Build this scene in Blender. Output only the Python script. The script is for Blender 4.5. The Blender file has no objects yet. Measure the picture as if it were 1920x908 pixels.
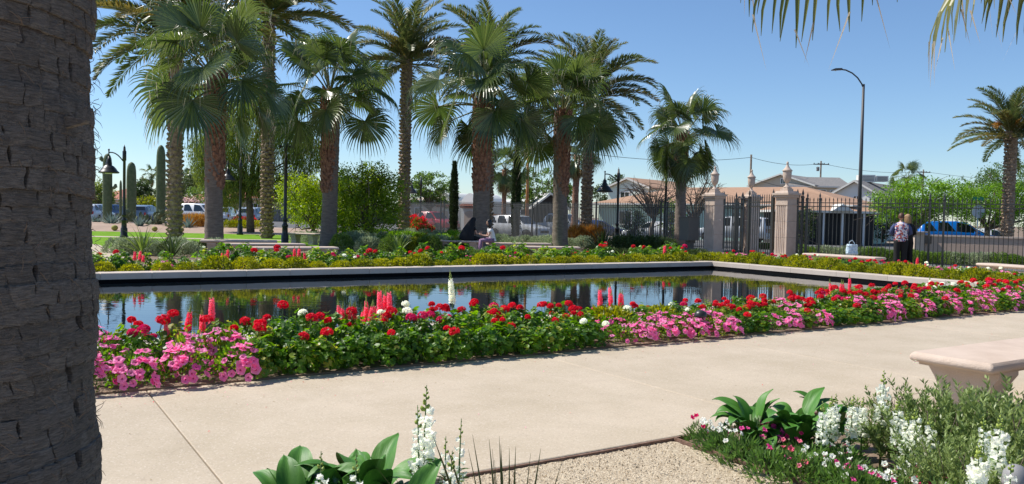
import bpy, math, random
import numpy as np
from mathutils import Vector, Matrix

R = math.radians
sc = bpy.context.scene
col = sc.collection
rnd = random.Random(7)

# ------------------------------------------------------------------ camera, world, sun
CAM_H = 1.4
PITCH, ROLL, FPX = 0.03305, 0.02086, 1516.2
_f = Vector((0, math.cos(PITCH), -math.sin(PITCH)))
_r0 = Vector((1, 0, 0)); _u0 = _r0.cross(_f)
_rt = math.cos(ROLL) * _r0 + math.sin(ROLL) * _u0
_up = -math.sin(ROLL) * _r0 + math.cos(ROLL) * _u0
cam = bpy.data.cameras.new('camera'); camo = bpy.data.objects.new('camera', cam); col.objects.link(camo)
cam.sensor_width = 36; cam.lens = FPX / 1920 * 36; cam.clip_start = 0.05; cam.clip_end = 3000
camo.matrix_world = Matrix((( _rt.x, _up.x, -_f.x, 0), (_rt.y, _up.y, -_f.y, 0), (_rt.z, _up.z, -_f.z, CAM_H), (0, 0, 0, 1)))
sc.camera = camo
sc.render.resolution_x = 1024; sc.render.resolution_y = 484

SUN_EL = R(52); SUN_H = Vector((-0.95, 0.31, 0)).normalized()      # horizontal direction towards the sun
SUN_DIR = Vector((SUN_H.x * math.cos(SUN_EL), SUN_H.y * math.cos(SUN_EL), math.sin(SUN_EL)))
w = bpy.data.worlds.new('World'); sc.world = w; w.use_nodes = True
nt = w.node_tree; nt.nodes.clear()
sky = nt.nodes.new('ShaderNodeTexSky'); sky.sky_type = 'NISHITA'; sky.sun_disc = False
sky.sun_elevation = SUN_EL; sky.sun_rotation = math.atan2(SUN_H.x, SUN_H.y)
sky.air_density = 1.0; sky.dust_density = 0.15; sky.ozone_density = 4.0; sky.altitude = 300
bg = nt.nodes.new('ShaderNodeBackground'); bg.inputs[1].default_value = 0.10
wo = nt.nodes.new('ShaderNodeOutputWorld')
tint = nt.nodes.new('ShaderNodeMix'); tint.data_type = 'RGBA'; tint.blend_type = 'MULTIPLY'; tint.inputs[0].default_value = 1
tint.inputs[7].default_value = (.88, .965, 1.05, 1)        # white balance of the sky
nt.links.new(sky.outputs[0], tint.inputs[6]); nt.links.new(tint.outputs[2], bg.inputs[0]); nt.links.new(bg.outputs[0], wo.inputs[0])
sl = bpy.data.lights.new('sun', 'SUN'); sl.energy = 4.3; sl.angle = R(0.53); sl.color = (1, 0.955, 0.88)
so = bpy.data.objects.new('sun', sl); col.objects.link(so)
so.rotation_euler = SUN_DIR.to_track_quat('Z', 'Y').to_euler()
sc.view_settings.view_transform = 'Standard'; sc.view_settings.look = 'None'
sc.view_settings.exposure = 0.42; sc.view_settings.gamma = 1

# ------------------------------------------------------------------ measuring helpers
def ray(px, py):
    return (px - 960) / FPX * _rt - (py - 454) / FPX * _up + _f
def G(px, py, z=0.0):                       # point on the level z seen in that direction
    d = ray(px, py); k = (z - CAM_H) / d.z
    return Vector((0, 0, CAM_H)) + d * k
def D(px, py, y):                           # point y metres ahead
    d = ray(px, py)
    return Vector((0, 0, CAM_H)) + d * (y / d.y)
def HX(px, y): return D(px, 404 + .0209 * (px - 960), y).x
TH = 0.5694
UX, UY = math.cos(TH), math.sin(TH)
def ST(s, t, z=0.0): return Vector((s * UX - t * UY, s * UY + t * UX, z))

# ------------------------------------------------------------------ naming helpers
def tag(o, label=None, cat=None, group=None, kind=None):
    if label: o['label'] = label
    if cat: o['category'] = cat
    if group: o['group'] = group
    if kind: o['kind'] = kind
    return o
def empty(name, loc, rz=0.0, label=None, cat=None, group=None, scale=1.0):
    o = bpy.data.objects.new(name, None); col.objects.link(o)
    o.location = loc; o.rotation_euler = (0, 0, rz); o.scale = (scale,) * 3
    o.empty_display_size = 0.1
    return tag(o, label, cat, group)
def inst(name, mesh, parent=None, loc=(0, 0, 0), rot=(0, 0, 0), scale=1.0, kind=None, label=None):
    o = bpy.data.objects.new(name, mesh); col.objects.link(o)
    if parent: o.parent = parent
    o.location = loc; o.rotation_euler = rot
    o.scale = scale if hasattr(scale, '__len__') else (scale,) * 3
    if kind: o['kind'] = kind
    if label: o['label'] = label
    return o
ORD = ['zeroth', 'first', 'second', 'third', 'fourth', 'fifth', 'sixth', 'seventh', 'eighth', 'ninth', 'tenth', 'eleventh',
       'twelfth', 'thirteenth', 'fourteenth', 'fifteenth', 'sixteenth', 'seventeenth', 'eighteenth', 'nineteenth']
TENS = {8: 'eighty', 9: 'ninety', 2: 'twenty', 3: 'thirty', 4: 'forty', 5: 'fifty', 6: 'sixty', 7: 'seventy'}
TENTH = {8: 'eightieth', 9: 'ninetieth', 2: 'twentieth', 3: 'thirtieth', 4: 'fortieth', 5: 'fiftieth', 6: 'sixtieth', 7: 'seventieth'}
def ordinal(n):
    if n >= 100: return 'hundredth' if n == 100 else 'hundred and ' + ordinal(n - 100)
    if n < 20: return ORD[n]
    return TENTH[n // 10] if n % 10 == 0 else TENS[n // 10] + '-' + ORD[n % 10]

# ------------------------------------------------------------------ mesh builder
class MB:
    def __init__(s): s.v = []; s.f = []; s.m = []; s.sm = []; s.n = 0
    def add(s, verts, faces, mi=0, smooth=False):
        verts = np.asarray(verts, float).reshape(-1, 3)
        k = s.n; s.v.append(verts); s.n += len(verts)
        for f in faces: s.f.append([i + k for i in f]); s.m.append(mi); s.sm.append(smooth)
        return s
    def box(s, c, d, mi=0, rz=0.0, top=1.0, tilt=None):
        x, y, z = d[0] / 2, d[1] / 2, d[2] / 2
        p = np.array([(-x, -y, -z), (x, -y, -z), (x, y, -z), (-x, y, -z), (-x * top, -y * top, z), (x * top, -y * top, z), (x * top, y * top, z), (-x * top, y * top, z)])
        if tilt is not None: p = p @ np.array(Matrix.Rotation(tilt[1], 3, tilt[0])).T
        if rz: 
            c_, s_ = math.cos(rz), math.sin(rz); p = p @ np.array([[c_, s_, 0], [-s_, c_, 0], [0, 0, 1]])
        return s.add(p + np.array(c), [(0, 3, 2, 1), (4, 5, 6, 7), (0, 1, 5, 4), (1, 2, 6, 5), (2, 3, 7, 6), (3, 0, 4, 7)], mi)
    def tube(s, pts, rad, n=8, mi=0, cap=True, smooth=True):
        pts = [Vector(p) for p in pts]
        if not hasattr(rad, '__len__'): rad = [rad] * len(pts)
        V = []; N = len(pts); ref = None
        for i, p in enumerate(pts):
            d = (pts[min(i + 1, N - 1)] - pts[max(i - 1, 0)]).normalized()
            if ref is None: ref = Vector((1, 0, 0)) if abs(d.x) < .9 else Vector((0, 1, 0))
            a = (ref - d * ref.dot(d)).normalized(); b = d.cross(a); ref = a
            for k in range(n):
                t = 2 * math.pi * k / n
                V.append(p + rad[i] * (math.cos(t) * a + math.sin(t) * b))
        F = [(i * n + k, i * n + (k + 1) % n, (i + 1) * n + (k + 1) % n, (i + 1) * n + k) for i in range(N - 1) for k in range(n)]
        s.add([tuple(q) for q in V], F, mi, smooth)
        if cap:
            b0 = s.n - len(V)
            s.f.append([b0 + k for k in range(n)][::-1]); s.m.append(mi); s.sm.append(False)
            s.f.append([b0 + (N - 1) * n + k for k in range(n)]); s.m.append(mi); s.sm.append(False)
        return s
    def lathe(s, prof, n=16, mi=0, c=(0, 0, 0), smooth=True, sq=False):
        V = [];
        for r, z in prof:
            for k in range(n):
                t = 2 * math.pi * (k + (.5 if sq else 0)) / n
                V.append((c[0] + r * math.cos(t), c[1] + r * math.sin(t), c[2] + z))
        N = len(prof)
        F = [(i * n + k, i * n + (k + 1) % n, (i + 1) * n + (k + 1) % n, (i + 1) * n + k) for i in range(N - 1) for k in range(n)]
        F.append(tuple(range(n))[::-1]); F.append(tuple((N - 1) * n + k for k in range(n)))
        return s.add(V, F, mi, smooth)
    def prism(s, poly, y0, y1, mi=0, axis='y'):      # polygon in xz extruded along y
        n = len(poly)
        V = [(p[0], y0, p[1]) for p in poly] + [(p[0], y1, p[1]) for p in poly]
        F = [tuple(range(n)), tuple(range(2 * n - 1, n - 1, -1))] + [((i + 1) % n, i, n + i, n + (i + 1) % n) for i in range(n)]
        return s.add(V, F, mi)
    def mesh(s, name, mats):
        me = bpy.data.meshes.new(name)
        V = np.concatenate(s.v) if s.v else np.zeros((0, 3))
        me.from_pydata(V.tolist(), [], s.f)
        for m in (mats if isinstance(mats, (list, tuple)) else [mats]): me.materials.append(m)
        me.polygons.foreach_set('material_index', s.m)
        me.polygons.foreach_set('use_smooth', s.sm)
        me.update(); return me
    def build(s, name, mats, parent=None, loc=(0, 0, 0), rot=(0, 0, 0), kind=None, label=None):
        return inst(name, s.mesh(name, mats), parent, loc, rot, 1.0, kind, label)

def quads_mesh(name, Q, mats, mi=None, extra=None):   # Q (N,4,3) array of loose quads
    N = len(Q)
    me = bpy.data.meshes.new(name)
    me.vertices.add(N * 4); me.loops.add(N * 4); me.polygons.add(N)
    me.vertices.foreach_set('co', Q.reshape(-1))
    me.loops.foreach_set('vertex_index', np.arange(N * 4, dtype=np.int32))
    me.polygons.foreach_set('loop_start', np.arange(0, N * 4, 4, dtype=np.int32))
    for m in (mats if isinstance(mats, (list, tuple)) else [mats]): me.materials.append(m)
    if mi is not None: me.polygons.foreach_set('material_index', np.asarray(mi, dtype=np.int32))
    me.update(calc_edges=True); me.validate(); return me

NP = np.random.default_rng(11)
def unit(a): return a / np.maximum(np.linalg.norm(a, axis=-1, keepdims=True), 1e-9)
def leaf_quads(pos, dirv, L, W, rng=NP, fold=0.18, nrm=None):
    """kite shaped leaves, slightly folded: returns (N,4,3)"""
    N = len(pos); d = unit(dirv)
    r = rng.normal(size=(N, 3)) if nrm is None else nrm + .45 * rng.normal(size=(N, 3))
    side = unit(np.cross(d, r)); up = np.cross(side, d)
    L = np.broadcast_to(np.asarray(L, float), (N,))[:, None] * rng.uniform(.7, 1.3, (N, 1)); W = np.broadcast_to(np.asarray(W, float), (N,))[:, None] * rng.uniform(.75, 1.25, (N, 1))
    a = pos; b = pos + d * L * .45 + side * W * .5 + up * W * fold; c = pos + d * L - up * L * .12; e = pos + d * L * .45 - side * W * .5 + up * W * fold
    return np.stack([a, b, c, e], 1)

# ------------------------------------------------------------------ materials
def new_mat(name):
    m = bpy.data.materials.new(name); m.use_nodes = True
    n = m.node_tree.nodes; return m, n, m.node_tree.links, n['Principled BSDF']
def srgb(*c): return tuple((x / 255 / 12.92 if x / 255 <= .04045 else ((x / 255 + .055) / 1.055) ** 2.4) for x in c)
def rgba(c): return (c[0], c[1], c[2], 1)
def plain(name, c, rough=.6, c2=None, scale=6.0, bump=0.0, bscale=None, metal=0.0, spec=.5, detail=6, stretch=None, lo=.35, hi=.65, obj_random=0.0):
    m, n, l, p = new_mat(name)
    p.inputs['Roughness'].default_value = rough; p.inputs['Metallic'].default_value = metal
    p.inputs['Specular IOR Level'].default_value = spec
    p.inputs['Base Color'].default_value = rgba(c)
    if c2 is not None or bump:
        tc = n.new('ShaderNodeTexCoord'); mp = n.new('ShaderNodeMapping'); l.new(tc.outputs['Object'], mp.inputs[0])
        if stretch: mp.inputs['Scale'].default_value = stretch
        if obj_random:
            oi = n.new('ShaderNodeObjectInfo'); mu = n.new('ShaderNodeMath'); mu.operation = 'MULTIPLY'; mu.inputs[1].default_value = 37
            l.new(oi.outputs['Random'], mu.inputs[0]); l.new(mu.outputs[0], mp.inputs['Location'])
    if c2 is not None:
        t = n.new('ShaderNodeTexNoise'); t.inputs['Scale'].default_value = scale; t.inputs['Detail'].default_value = detail; t.inputs['Roughness'].default_value = .62
        l.new(mp.outputs[0], t.inputs['Vector'])
        r = n.new('ShaderNodeMapRange'); r.inputs[1].default_value = lo; r.inputs[2].default_value = hi
        l.new(t.outputs[0], r.inputs[0])
        x = n.new('ShaderNodeMix'); x.data_type = 'RGBA'; x.inputs[6].default_value = rgba(c); x.inputs[7].default_value = rgba(c2)
        l.new(r.outputs[0], x.inputs[0]); l.new(x.outputs[2], p.inputs['Base Color'])
        if obj_random:
            hs = n.new('ShaderNodeHueSaturation'); mr = n.new('ShaderNodeMapRange'); mr.inputs[3].default_value = 1 - obj_random; mr.inputs[4].default_value = 1 + obj_random
            l.new(oi.outputs['Random'], mr.inputs[0]); l.new(mr.outputs[0], hs.inputs['Value']); l.new(x.outputs[2], hs.inputs['Color']); l.new(hs.outputs[0], p.inputs['Base Color'])
    if bump:
        t2 = n.new('ShaderNodeTexNoise'); t2.inputs['Scale'].default_value = bscale or scale * 3; t2.inputs['Detail'].default_value = 8
        l.new(mp.outputs[0], t2.inputs['Vector'])
        b = n.new('ShaderNodeBump'); b.inputs['Strength'].default_value = bump; b.inputs['Distance'].default_value = .02
        l.new(t2.outputs[0], b.inputs['Height']); l.new(b.outputs[0], p.inputs['Normal'])
    return m
def leafm(name, c, c2, rough=.45, trans=.3, spec=.5, c3=None):
    """foliage: colour differs from leaf to leaf, some light passes through"""
    m, n, l, p = new_mat(name)
    g = n.new('ShaderNodeNewGeometry'); oi = n.new('ShaderNodeObjectInfo')
    ad = n.new('ShaderNodeMath'); ad.operation = 'ADD'; l.new(g.outputs['Random Per Island'], ad.inputs[0])
    ml = n.new('ShaderNodeMath'); ml.operation = 'MULTIPLY_ADD'; ml.inputs[1].default_value = .5; ml.inputs[2].default_value = -.25
    l.new(oi.outputs['Random'], ml.inputs[0]); l.new(ml.outputs[0], ad.inputs[1])
    x = n.new('ShaderNodeValToRGB'); l.new(ad.outputs[0], x.inputs[0])
    x.color_ramp.elements[0].color = rgba(c); x.color_ramp.elements[0].position = .1
    x.color_ramp.elements[1].color = rgba(c2); x.color_ramp.elements[1].position = .85
    if c3 is not None:
        e = x.color_ramp.elements.new(.97); e.color = rgba(c3)
    l.new(x.outputs[0], p.inputs['Base Color'])
    p.inputs['Roughness'].default_value = rough; p.inputs['Specular IOR Level'].default_value = spec
    t = n.new('ShaderNodeBsdfTranslucent')
    hs = n.new('ShaderNodeHueSaturation'); hs.inputs['Saturation'].default_value = 1.1; hs.inputs['Value'].default_value = 1.9
    l.new(x.outputs[0], hs.inputs['Color']); l.new(hs.outputs[0], t.inputs['Color'])
    mx = n.new('ShaderNodeMixShader'); mx.inputs[0].default_value = trans
    o = n['Material Output']; l.new(p.outputs[0], mx.inputs[1]); l.new(t.outputs[0], mx.inputs[2]); l.new(mx.outputs[0], o.inputs[0])
    return m

M = {}
M['soil'] = plain('soil', (.16, .11, .07), .95, (.28, .2, .14), 3, .6, 40)
M['desert_soil'] = plain('desert_soil', (.42, .3, .22), .95, (.33, .23, .17), .8, .4, 8)
M['lawn'] = plain('lawn', (.12, .25, .012), .95, (.18, .33, .02), 1.5, .5, 60, spec=.1)
M['asphalt'] = plain('asphalt', (.09, .09, .09), .9, (.13, .125, .12), .4, .2, 60)
M['concrete'] = plain('concrete', (.42, .345, .255), .85, (.48, .40, .305), 1.1, .25, 180, obj_random=.03)
def concrete_mat():
    m, n, l, p = new_mat('concrete'); p.inputs['Roughness'].default_value = .85
    tc = n.new('ShaderNodeTexCoord')
    def noise(sc_, det, rough=.6):
        t = n.new('ShaderNodeTexNoise'); t.inputs['Scale'].default_value = sc_; t.inputs['Detail'].default_value = det; t.inputs['Roughness'].default_value = rough; l.new(tc.outputs['Object'], t.inputs['Vector']); return t
    def mixc(fac, a, b):
        x = n.new('ShaderNodeMix'); x.data_type = 'RGBA'; l.new(fac, x.inputs[0])
        for k, q in ((6, a), (7, b)):
            if isinstance(q, tuple): x.inputs[k].default_value = rgba(q)
            else: l.new(q, x.inputs[k])
        return x.outputs[2]
    def rng(s_, lo, hi, a=0, b=1):
        r = n.new('ShaderNodeMapRange'); r.inputs[1].default_value = lo; r.inputs[2].default_value = hi; r.inputs[3].default_value = a; r.inputs[4].default_value = b; l.new(s_, r.inputs[0]); return r.outputs[0]
    c = mixc(rng(noise(1.3, 6).outputs[0], .35, .65), (.45, .37, .265), (.525, .435, .325))
    c = mixc(rng(noise(4.5, 8, .75).outputs[0], .52, .75, 0, .35), c, (.37, .30, .22))
    v = n.new('ShaderNodeTexVoronoi'); v.inputs['Scale'].default_value = 115; l.new(tc.outputs['Object'], v.inputs['Vector']); s = n.new('ShaderNodeSeparateColor'); l.new(v.outputs['Color'], s.inputs[0])
    c = mixc(rng(s.outputs[0], .86, .9, 0, .22), c, (.22, .17, .13)); c = mixc(rng(s.outputs[1], .9, .93, 0, .3), c, (.72, .64, .54))
    oi = n.new('ShaderNodeObjectInfo'); hs = n.new('ShaderNodeHueSaturation'); l.new(rng(oi.outputs['Random'], 0, 1, .95, 1.05), hs.inputs['Value']); l.new(c, hs.inputs['Color']); l.new(hs.outputs[0], p.inputs['Base Color'])
    b = n.new('ShaderNodeBump'); b.inputs['Strength'].default_value = .3; b.inputs['Distance'].default_value = .004; l.new(noise(160, 6).outputs[0], b.inputs['Height']); l.new(b.outputs[0], p.inputs['Normal']); return m
M['concrete'] = concrete_mat()
M['gravel'] = plain('gravel', (.44, .34, .225), .95, (.72, .6, .43), 70, .9, 120, lo=.4, hi=.6)
M['steel_edge'] = plain('steel_edge', (.16, .085, .055), .85, (.28, .17, .12), 20, .3, 60)
M['stone'] = plain('stone', (.54, .42, .335), .8, (.62, .495, .405), 4, .35, 90, obj_random=.03, detail=9)
M['stone_gray'] = plain('stone_gray', (.50, .42, .35), .8, (.56, .48, .41), 2, .12, 60, obj_random=.05)
M['pool_tile'] = plain('pool_tile', (.004, .004, .005), .8, spec=.1)
M['black_iron'] = plain('black_iron', (.045, .045, .043), .38, spec=.5)
M['lamp_metal'] = plain('lamp_metal', (.022, .022, .022), .38, (.035, .033, .03), 8)
M['white_paint'] = plain('white_paint', (.78, .78, .76), .6)
M['glass_dark'] = plain('glass_dark', (.02, .025, .03), .08, spec=.8)
M['rubber'] = plain('rubber', (.015, .015, .015), .8)
M['chrome'] = plain('chrome', (.5, .5, .5), .25, metal=1)
M['lamp_red'] = plain('lamp_red', (.45, .01, .01), .3)
M['lamp_clear'] = plain('lamp_clear', (.7, .7, .7), .2)
# foliage
M['fan_leaf'] = leafm('fan_leaf', (.055, .09, .022), (.13, .17, .045), .3, .32, .9)
M['fan_leaf_near'] = leafm('fan_leaf_near', (.1, .12, .03), (.2, .2, .06), .42, .35, .5)
M['fan_thread'] = leafm('fan_thread', (.5, .42, .33), (.65, .58, .48), .7, .3, .2)
M['fan_petiole'] = plain('fan_petiole', (.14, .16, .05), .5, (.2, .17, .07), 6)
M['dead_frond'] = leafm('dead_frond', (.2, .14, .07), (.33, .25, .13), .7, .25, .2)
M['date_leaf'] = leafm('date_leaf', (.075, .105, .035), (.16, .19, .06), .42, .28, .55, (.25, .2, .08))
M['date_leaf_old'] = leafm('date_leaf_old', (.11, .11, .035), (.22, .17, .05), .5, .25, .4)
M['fruit_stalk'] = plain('fruit_stalk', (.62, .29, .035), .6, (.5, .2, .03), 9)
M['trunk_gray'] = plain('trunk_gray', (.17, .13, .105), .95, (.27, .215, .175), 5, .9, 26, stretch=(1, 1, 4))
M['trunk_boot'] = plain('trunk_boot', (.14, .06, .035), .9, (.4, .21, .13), 9, .7, 30)
M['date_boot'] = plain('date_boot', (.19, .125, .085), .95, (.42, .3, .21), 7, .8, 30)
M['scar'] = plain('scar', (.155, .13, .112), .95, (.36, .305, .26), 34, 1.0, 110, stretch=(1, 1, 7), obj_random=.16)
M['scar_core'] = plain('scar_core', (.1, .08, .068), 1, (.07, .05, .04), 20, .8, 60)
M['fibre'] = plain('fibre', (.22, .15, .1), .9)
M['bark'] = plain('bark', (.11, .08, .06), .95, (.2, .16, .12), 6, .6, 30)
M['leaf_citrus'] = leafm('leaf_citrus', (.14, .22, .015), (.38, .46, .045), .4, .38, .5)
M['leaf_weep'] = leafm('leaf_weep', (.1, .14, .03), (.26, .31, .06), .5, .35, .4)
M['leaf_tree'] = leafm('leaf_tree', (.07, .13, .025), (.18, .27, .05), .5, .32, .4)
M['leaf_lush'] = leafm('leaf_lush', (.09, .19, .016), (.24, .4, .04), .45, .38, .4)
M['leaf_dark'] = leafm('leaf_dark', (.035, .065, .016), (.09, .13, .035), .5, .2, .4)
M['leaf_grey'] = leafm('leaf_grey', (.18, .23, .12), (.42, .48, .3), .6, .2, .3)
M['leaf_geranium'] = leafm('leaf_geranium', (.05, .13, .014), (.18, .32, .03), .42, .45, .5, (.38, .38, .06))
M['leaf_gold'] = leafm('leaf_gold', (.12, .16, .012), (.4, .39, .03), .5, .35, .4)
M['leaf_dianthus'] = leafm('leaf_dianthus', (.06, .13, .03), (.16, .28, .06), .5, .3, .4)
M['leaf_olive'] = leafm('leaf_olive', (.13, .19, .055), (.33, .41, .15), .42, .28, .5)
M['leaf_canna'] = plain('leaf_canna', (.04, .14, .02), .5, (.09, .24, .03), 3, .15, 12, spec=.35, stretch=(1, 6, 1))
M['leaf_blade'] = leafm('leaf_blade', (.09, .15, .03), (.2, .28, .06), .4, .25, .5)
M['leaf_blade_dark'] = leafm('leaf_blade_dark', (.03, .06, .02), (.07, .11, .03), .4, .2, .5)
M['yucca_spike'] = leafm('yucca_spike', (.08, .1, .025), (.15, .16, .05), .5, .15, .4)
M['agave'] = leafm('agave', (.12, .18, .16), (.22, .3, .27), .5, .1, .4)
M['cactus'] = plain('cactus', (.08, .12, .055), .7, (.14, .17, .09), 6, .3, 40)
M['barrel'] = plain('barrel', (.36, .34, .06), .8, (.25, .26, .06), 20, .5, 60)
M['cypress'] = leafm('cypress', (.02, .04, .014), (.05, .08, .025), .6, .15, .3)
M['orange_grass'] = leafm('orange_grass', (.3, .12, .03), (.5, .3, .08), .6, .3, .3)
M['stem'] = plain('stem', (.09, .16, .04), .6)
def petal(name, c, c2, trans=.35, rough=.55): return leafm(name, c, c2, rough, trans, .3)
M['red'] = petal('petal_red', (.6, .005, .022), (.82, .015, .05), .28)
M['magenta'] = petal('petal_magenta', (.65, .015, .12), (.8, .04, .2), .25)
M['pink'] = petal('petal_pink', (.84, .12, .38), (.93, .34, .6), .35)
M['hotpink'] = petal('petal_hotpink', (.8, .045, .26), (.88, .14, .42), .28)
M['coral'] = petal('petal_coral', (.82, .08, .17), (.93, .32, .42), .3)
M['white_petal'] = petal('petal_white', (.8, .8, .7), (.88, .88, .82), .38)
M['bud'] = plain('bud', (.35, .42, .06), .5, (.2, .3, .05), 30)
M['throat'] = plain('throat', (.62, .1, .25), .6)
M['bract'] = petal('bract_red', (.45, .02, .03), (.75, .06, .08))
M['blossom'] = petal('blossom_pale', (.5, .33, .3), (.7, .5, .46))
M['yellow'] = petal('petal_yellow', (.8, .5, .03), (.85, .6, .08))
M['skin'] = plain('skin', (.55, .32, .22), .55)
M['hair_brown'] = plain('hair_brown', (.07, .03, .018), .5, (.12, .05, .03), 30, .4, 60)
M['hair_blonde'] = plain('hair_blonde', (.45, .28, .13), .5, (.3, .17, .08), 40, .4, 60, stretch=(6, 6, 1))
M['hair_black'] = plain('hair_black', (.008, .007, .007), .35, spec=.5)
M['black_cloth'] = plain('black_cloth', (.008, .008, .009), .85)
M['navy_cloth'] = plain('navy_cloth', (.05, .07, .16), .8)
M['plastic_bag'] = plain('plastic_bag', (.7, .76, .8), .35, (.35, .5, .6), 14)

# water
def water_mat():
    m, n, l, p = new_mat('pool_water')
    p.inputs['Base Color'].default_value = (.004, .007, .01, 1); p.inputs['Roughness'].default_value = .015
    p.inputs['IOR'].default_value = 2.3; p.inputs['Specular IOR Level'].default_value = .8
    tc = n.new('ShaderNodeTexCoord')
    mp = n.new('ShaderNodeMapping'); mp.inputs['Rotation'].default_value = (0, 0, .15); mp.inputs['Scale'].default_value = (.8, 1.6, 1); l.new(tc.outputs['Object'], mp.inputs[0])
    t = n.new('ShaderNodeTexNoise'); t.inputs['Scale'].default_value = 3.2; t.inputs['Detail'].default_value = 3; t.inputs['Distortion'].default_value = .6
    l.new(mp.outputs[0], t.inputs['Vector'])
    t2 = n.new('ShaderNodeTexNoise'); t2.inputs['Scale'].default_value = .35; l.new(mp.outputs[0], t2.inputs['Vector'])
    mr = n.new('ShaderNodeMapRange'); mr.inputs[1].default_value = .4; mr.inputs[2].default_value = .7; mr.inputs[3].default_value = .25; mr.inputs[4].default_value = 1.2
    l.new(t2.outputs[0], mr.inputs[0])
    mm = n.new('ShaderNodeMath'); mm.operation = 'MULTIPLY'; l.new(t.outputs[0], mm.inputs[0]); l.new(mr.outputs[0], mm.inputs[1])
    b = n.new('ShaderNodeBump'); b.inputs['Strength'].default_value = .05; b.inputs['Distance'].default_value = .05
    l.new(mm.outputs[0], b.inputs['Height']); l.new(b.outputs[0], p.inputs['Normal'])
    return m
M['water'] = water_mat()

# ------------------------------------------------------------------ the setting
def sheet(name, pts, z, mat, kind='structure'):
    b = MB(); b.add([(p[0], p[1], z) for p in pts], [tuple(range(len(pts)))]); o = b.build(name, mat); tag(o, kind=kind); return o
sheet('ground', [(-900, -60), (900, -60), (900, 1500), (-900, 1500)], -.3, M['soil'])
def platform(name, pts, z0, z1, mat, kind='structure', parent=None):
    b = MB(); n = len(pts)
    b.add([(p[0], p[1], z0) for p in pts] + [(p[0], p[1], z1) for p in pts],
          [tuple(range(n))[::-1], tuple(range(n, 2 * n))] + [(i, (i + 1) % n, n + (i + 1) % n, n + i) for i in range(n)])
    o = b.build(name, mat, parent); return tag(o, kind=kind) if kind else o
FL0, FL1 = Vector((-8.4, 61.8, 0)), Vector((9.3, 38.6, 0))        # long fence
FR0, FR1 = Vector((10.0, 28.6, 0)), Vector((19.5, 22.1, 0))       # fence right of the gate
platform('garden_soil', [(-120, -40), (70, -40), (70, 16), (34, 14), (19.6, 23.4), (12.6, 28.4), (12.6, 36), (9.5, 39.4), (-8.2, 62.4), (-20, 66), (-120, 66)], -.29, -.05, M['soil'])
sheet('street', [(-60, 50), (-8, 62.6), (9.8, 39.6), (13, 36), (13, 29), (35, 16), (90, 16), (300, 60), (300, 66), (-60, 66.5)], -.25, M['asphalt'])
sheet('far_pavement', [(-9, 66.5), (120, 66.5), (120, 69), (-9, 69)], -.2, M['concrete'])
# lawn, garden path and desert garden at the left, car park behind
sheet('lawn', [(-40, 30), (-12, 27.5), (-9.5, 31), (-4, 34), (3, 33), (-6, 47), (-40, 47)], -.03, M['lawn'])
sheet('garden_path', [(-40, 38.3), (-4.5, 37.8), (-4.5, 39.0), (-40, 39.6)], -.024, M['concrete'])
sheet('curved_path', [tuple(G(x, y, 0).xy) for x, y in ((-80, 500), (-80, 452), (120, 452), (185, 458), (222, 472), (236, 482), (200, 490), (100, 496))], -.018, M['concrete'])
sheet('back_path', [tuple(G(x, y, 0).xy) for x, y in ((440, 430.5), (560, 434), (640, 441), (640, 446), (540, 439), (440, 434))], -.022, M['concrete'])
sheet('desert_ground', [(-60, 47), (-9.5, 47), (-12, 66), (-60, 66)], -.028, M['desert_soil'])
b = MB(); # gentle mound of the desert garden
V = []; F = []
for j in range(9):
    for i in range(21):
        x = -42 + i * 1.55; y = 48 + j * 2.0; k = math.sin(math.pi * j / 8) * math.sin(math.pi * i / 20)
        V.append((x, y, -.06 + .42 * max(k, 0) + .03 * math.sin(i * 2.1 + j * 1.3) * k))
for j in range(8):
    for i in range(20): F.append((j * 21 + i, j * 21 + i + 1, (j + 1) * 21 + i + 1, (j + 1) * 21 + i))
b.add(V, F, 0, True); tag(b.build('desert_mound', M['desert_soil']), kind='structure')
sheet('car_park', [(-90, 66.2), (-9, 66.2), (-9, 110), (-90, 110)], -.045, M['asphalt'])

# the concrete walk in front of the pool, laid in slabs with real joints
walk = platform('walk_base', [tuple(ST(s, t).xy) for s, t in ((-9, -3), (30, -3), (30, 6.72), (-9, 6.72))], -.14, -.06, M['soil'])
path = empty('path', (0, 0, 0), TH); path['kind'] = 'structure'
def slab(s0, s1, t0, t1, z=0.0, mat='concrete', parent=path, name='slab', g=.004):
    b = MB(); c = ((s0 + s1) / 2, (t0 + t1) / 2); d = ((s1 - s0) - 2 * g, (t1 - t0) - 2 * g)
    b.box((c[0], c[1], z - .05), (d[0], d[1], .1 - .008))
    b.v[-1][4:, :] += 0
    e = .006
    x, y = d[0] / 2, d[1] / 2
    top = [(c[0] - x, c[1] - y, z - .004), (c[0] + x, c[1] - y, z - .004), (c[0] + x, c[1] + y, z - .004), (c[0] - x, c[1] + y, z - .004),
           (c[0] - x + e, c[1] - y + e, z), (c[0] + x - e, c[1] - y + e, z), (c[0] + x - e, c[1] + y - e, z), (c[0] - x + e, c[1] + y - e, z)]
    b.add(top, [(4, 5, 6, 7), (0, 1, 5, 4), (1, 2, 6, 5), (2, 3, 7, 6), (3, 0, 4, 7)])
    return b.build(name, M[mat], parent)
joints = [-9, -2.7, .98, 4.62, 7.1, 10.7, 14.3, 18, 22, 26, 30]
for a, b_ in zip(joints[:-1], joints[1:]):
    if b_ <= .98: slab(a, b_, -3, 6.68)
    elif b_ <= 4.62: slab(a, b_, 3.77, 6.68)
    elif a < 7: slab(a, b_, 3.77, 6.68)
    else: slab(a, b_, 1.9, 6.68)
slab(5.25, 7.1, 2.3, 3.77)
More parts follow.
